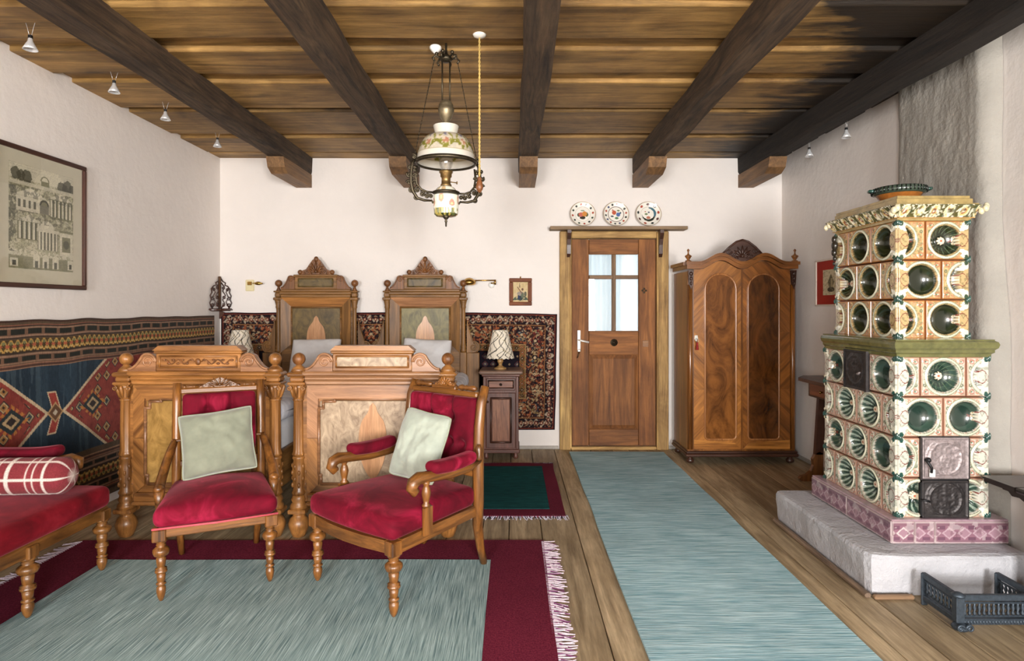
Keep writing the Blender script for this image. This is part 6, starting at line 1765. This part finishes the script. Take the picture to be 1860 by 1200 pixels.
SP().tube([(.063, yy - .008, sz1), (.063, yy - .006, sz1 + .015)], .006, 8).build('hanger', M_brass, sp)

rp = thing('red_mat_picture', 'white-framed print with broad red mat on the wall behind the stove', 'picture', (XR, 4.70, 1.32))
RP = lambda: at(rp); ry0, ry1, rz0, rz1 = 4.44, 4.91, 1.318, 1.690; xx = XR - .002
for (a, b, c, d) in ((ry0, ry1, rz0, rz0 + .014), (ry0, ry1, rz1 - .014, rz1), (ry0, ry0 + .014, rz0, rz1), (ry1 - .014, ry1, rz0, rz1)):
    RP().box(xx - .018, xx, a, b, c, d, .002).build('frame_bar', plain('pale_frame', (226, 214, 200), .5, 0, .05), rp)
RP().box(xx - .008, xx, ry0 + .01, ry1 - .01, rz0 + .01, rz1 - .01).build('mat_board', plain('red_mat', (166, 44, 28), .8, 0, .1, 6), rp)
def ship_col(u, v):
    p = Paint(len(u), (214, 202, 168)); p((((u - .5) / .22) ** 2 + ((v - .22) / .10) ** 2) < 1, (70, 60, 44)); p((np.abs(u - .5) < .20 * (1 - np.abs(v - .50) / .34)) & (v > .22) & (v < .82), (96, 88, 66)); p((np.abs(u - .55) < .07) & (v > .3) & (v < .66), (170, 156, 120)); p(fbm(u * 20, v * 20, 3) > .6, (150, 136, 100), .6)
    return p.c
link('print', grid_mesh('print', 40, 60, lambda u, v: (-.011 + 0 * u, 4.80 - .24 * u - 4.70 + .0, 1.405 + .20 * v - 1.32), ship_col, M_paper), rp)

# ================================================================== FRETWORK CORNER SHELF
cs = thing('corner_shelf', 'dark pierced fretwork corner shelf hanging above the carpets', 'shelf', (XL, YB, 1.28))
M_fret = darkwood('Z')
def fret(mb, f):
    def P(u, w): return f(u, w)
    def tb(pts, r): mb.tube([P(*p) for p in pts], r, 6)
    def sp_(cu, cw, r, turns, st_, d_):
        tb([(cu + (r * (1 - .8 * k / 14)) * math.cos(st_ + d_ * turns * 2 * PI * k / 14), cw + (r * (1 - .8 * k / 14)) * math.sin(st_ + d_ * turns * 2 * PI * k / 14)) for k in range(15)], .0045)
    tb([(.012, .30), (.030, .27), (.055, .255), (.050, .235), (.075, .225), (.098, .195), (.092, .165), (.108, .135), (.098, .10), (.112, .07), (.100, .04), (.085, .02)], .006)
    tb([(.012, .02), (.05, .06), (.03, .10), (.055, .14), (.03, .18), (.045, .22), (.015, .26)], .006)
    tb([(.085, .03), (.06, .08), (.085, .12), (.06, .17), (.08, .20)], .005)
    for (a, b, r, st_, d_) in ((.075, .19, .018, 0, 1), (.080, .11, .020, 2, -1), (.045, .12, .016, 1, 1), (.035, .21, .014, 0, -1), (.085, .055, .018, 3, 1), (.035, .05, .016, 2, -1)): sp_(a, b, r, 1.2, st_, d_)
    tb([(.0, .012), (.112, .012)], .010); tb([(.0, .0), (.10, .0)], .007)
mb = MB(); fret(mb, lambda u, w: (u, -.012, w)); mb.build('fretwork_wing', M_fret, cs)
mb = MB(); fret(mb, lambda u, w: (.012, -u * 1.9, w)); mb.build('fretwork_wing', M_fret, cs)
MB().box(.004, .026, -.05, -.03, .01, .315, .004).build('spine', wood((60, 36, 18), (120, 80, 40), 'Z', .4, 1.5, .1), cs)
vs = [(.004, -.004)] + [(.004 + .115 * math.cos(a), -.004 + -.20 * math.sin(a)) for a in [PI / 2 * k / 10 for k in range(11)]]
MB().prism(vs, .002, .014, 'XY').build('shelf_board', M_fret, cs)
MB().prism([(.004, 0), (.05, -.015), (.03, -.05), (.012, -.075), (.004, -.075)], -.025, -.008, 'XZ').build('bracket', M_fret, cs)

# ================================================================== BRASS SWING-ARM WALL LAMPS
def swing(mx, hx, z, lab, plate):
    w = thing('wall_lamp', lab, 'wall lamp', (mx, YB, z), 0, 'brass swing-arm wall lamps')
    d = 1 if hx > mx else -1; L_ = abs(hx - mx)
    if plate: MB().box(-.040, .040, -.016, -.001, -.060, .045, .006).build('wall_plate', plain('ivory_plate', (226, 214, 170), .35, 0, .04), w); MB().box(-.02, .022, -.022, -.015, -.005, .028, .004).build('switch', M_brass, w)
    else: MB().lathe([(.030, 0), (.030, -.008), (.022, -.016), (.010, -.020), (0, -.020)], (0, -.001, -.035), 20, 'Y').build('wall_plate', M_white, w)
    if not plate:
        MB().tube([(0, -.01, -.02), (0, -.06, -.02), (d * -.035, -.06, -.02)], .006, 8).build('lower_arm', M_brass, w)
        MB().tube([(d * -.035, -.06, -.035), (d * -.035, -.06, .012)], .008, 8).build('hinge', M_brass, w)
        MB().tube([(d * -.035, -.06, .006), (d * (L_ - .03), -.06, .004)], .006, 8).build('upper_arm', M_brass, w)
        MB().lathe([(.0, -.030), (.040, -.028), (.058, -.016), (.062, .0), (.052, .018), (.028, .034), (.008, .040)], (d * (L_ - .01), -.085, -.012), 22, 'Z').build('shade', M_brass, w)
    else:
        MB().tube([(d * .03, -.018, .012), (d * .07, -.05, .014), (d * (L_ - .05), -.06, .012)], .005, 8).build('upper_arm', M_brass, w)
        MB().lathe([(.0, -.055), (.010, -.050), (.017, -.030), (.016, -.01), (.008, .006), (.005, .02)], (d * (L_ - .02), -.06, .010), 16, 'X').build('shade', plain('brass_head', (170, 138, 70), .25, 1.0), w)
    return w
swing(-.205, -.415, 1.552, 'brass swing-arm wall lamp between the headboard and the small picture', False)
swing(-2.440, -2.300, 1.520, 'brass wall lamp on an ivory switch plate near the corner', True)

# ================================================================== CONSOLE BEHIND THE STOVE, BENCH
co_ = thing('wall_console', 'dark wooden wall table with drawer and scrolled foot behind the stove', 'table', (2.28, 4.1, 0))
CA = lambda: at(co_)
CA().prism([(2.10, 3.75), (2.10, 4.43), (2.20, 4.56), (2.478, 4.56), (2.478, 3.75)], .768, .792, 'XY').build('tabletop', darkwood('Y'), co_)
CA().box(2.16, 2.475, 3.80, 4.40, .66, .768, .004).build('apron', darkwood('Y'), co_)
dr = CA().box(2.150, 2.162, 3.90, 4.36, .675, .758, .004).build('drawer', wood((88, 44, 24), (140, 78, 44), 'Y', .35, 1.4, .1, .05, None, .2), co_)
CA().lathe([(.006, 0), (.006, -.010), (.012, -.016), (0, -.022)], (2.15, 4.18, .715), 10, 'X').build('knob', M_brass, dr)
foot = [(2.165, .0), (2.150, .018), (2.165, .036), (2.205, .046), (2.240, .075), (2.258, .12), (2.252, .165), (2.270, .20), (2.300, .225), (2.330, .205), (2.330, .0)]
CA().prism(foot, 4.515, 4.55, 'XZ').build('scroll_foot', wood((86, 50, 22), (150, 98, 50), 'Z', .4, 1.4, .1, .05, None, .2), co_)
CA().prism([(2.27, .20), (2.33, .20), (2.36, .66), (2.30, .66)], 4.515, 4.55, 'XZ').build('foot_stem', darkwood('Z'), co_)
CA().box(2.36, 2.475, 3.80, 3.84, 0, .66, .005).build('rear_leg', darkwood('Z'), co_)
CA().box(2.30, 2.475, 4.36, 4.55, .62, .66, .005).build('stretcher', darkwood('Y'), co_)

bn = thing('wall_bench', 'black wooden bench along the wall in front of the stove', 'bench', (2.35, 2.3, 0))
BN = lambda: at(bn); M_bench = wood((22, 16, 14), (54, 42, 38), 'Y', .35, 1.2, .15, .06, None, .2)
BN().box(2.198, 2.478, 1.50, 2.635, .492, .515, .007).build('seat_board', M_bench, bn)
BN().prism([(2.198, 2.636), (2.198, 2.805), (2.215, 2.826), (2.478, 2.826), (2.478, 2.636)], .492, .515, 'XY').build('seat_board', M_bench, bn)
BN().prism([(2.74, .492), (2.73, .478), (2.70, .478), (2.68, .462), (2.64, .466), (2.60, .450), (2.52, .458), (2.40, .452), (2.0, .45), (1.5, .45), (1.5, .492)], 2.225, 2.245, 'YZ').build('apron', M_bench, bn)
for yy in (2.50, 1.60): BN().box(2.235, 2.475, yy, yy + .035, 0, .492, .005).build('trestle_end', wood((34, 24, 34), (70, 56, 68), 'Z', .45, 1.2, .15, .06), bn)
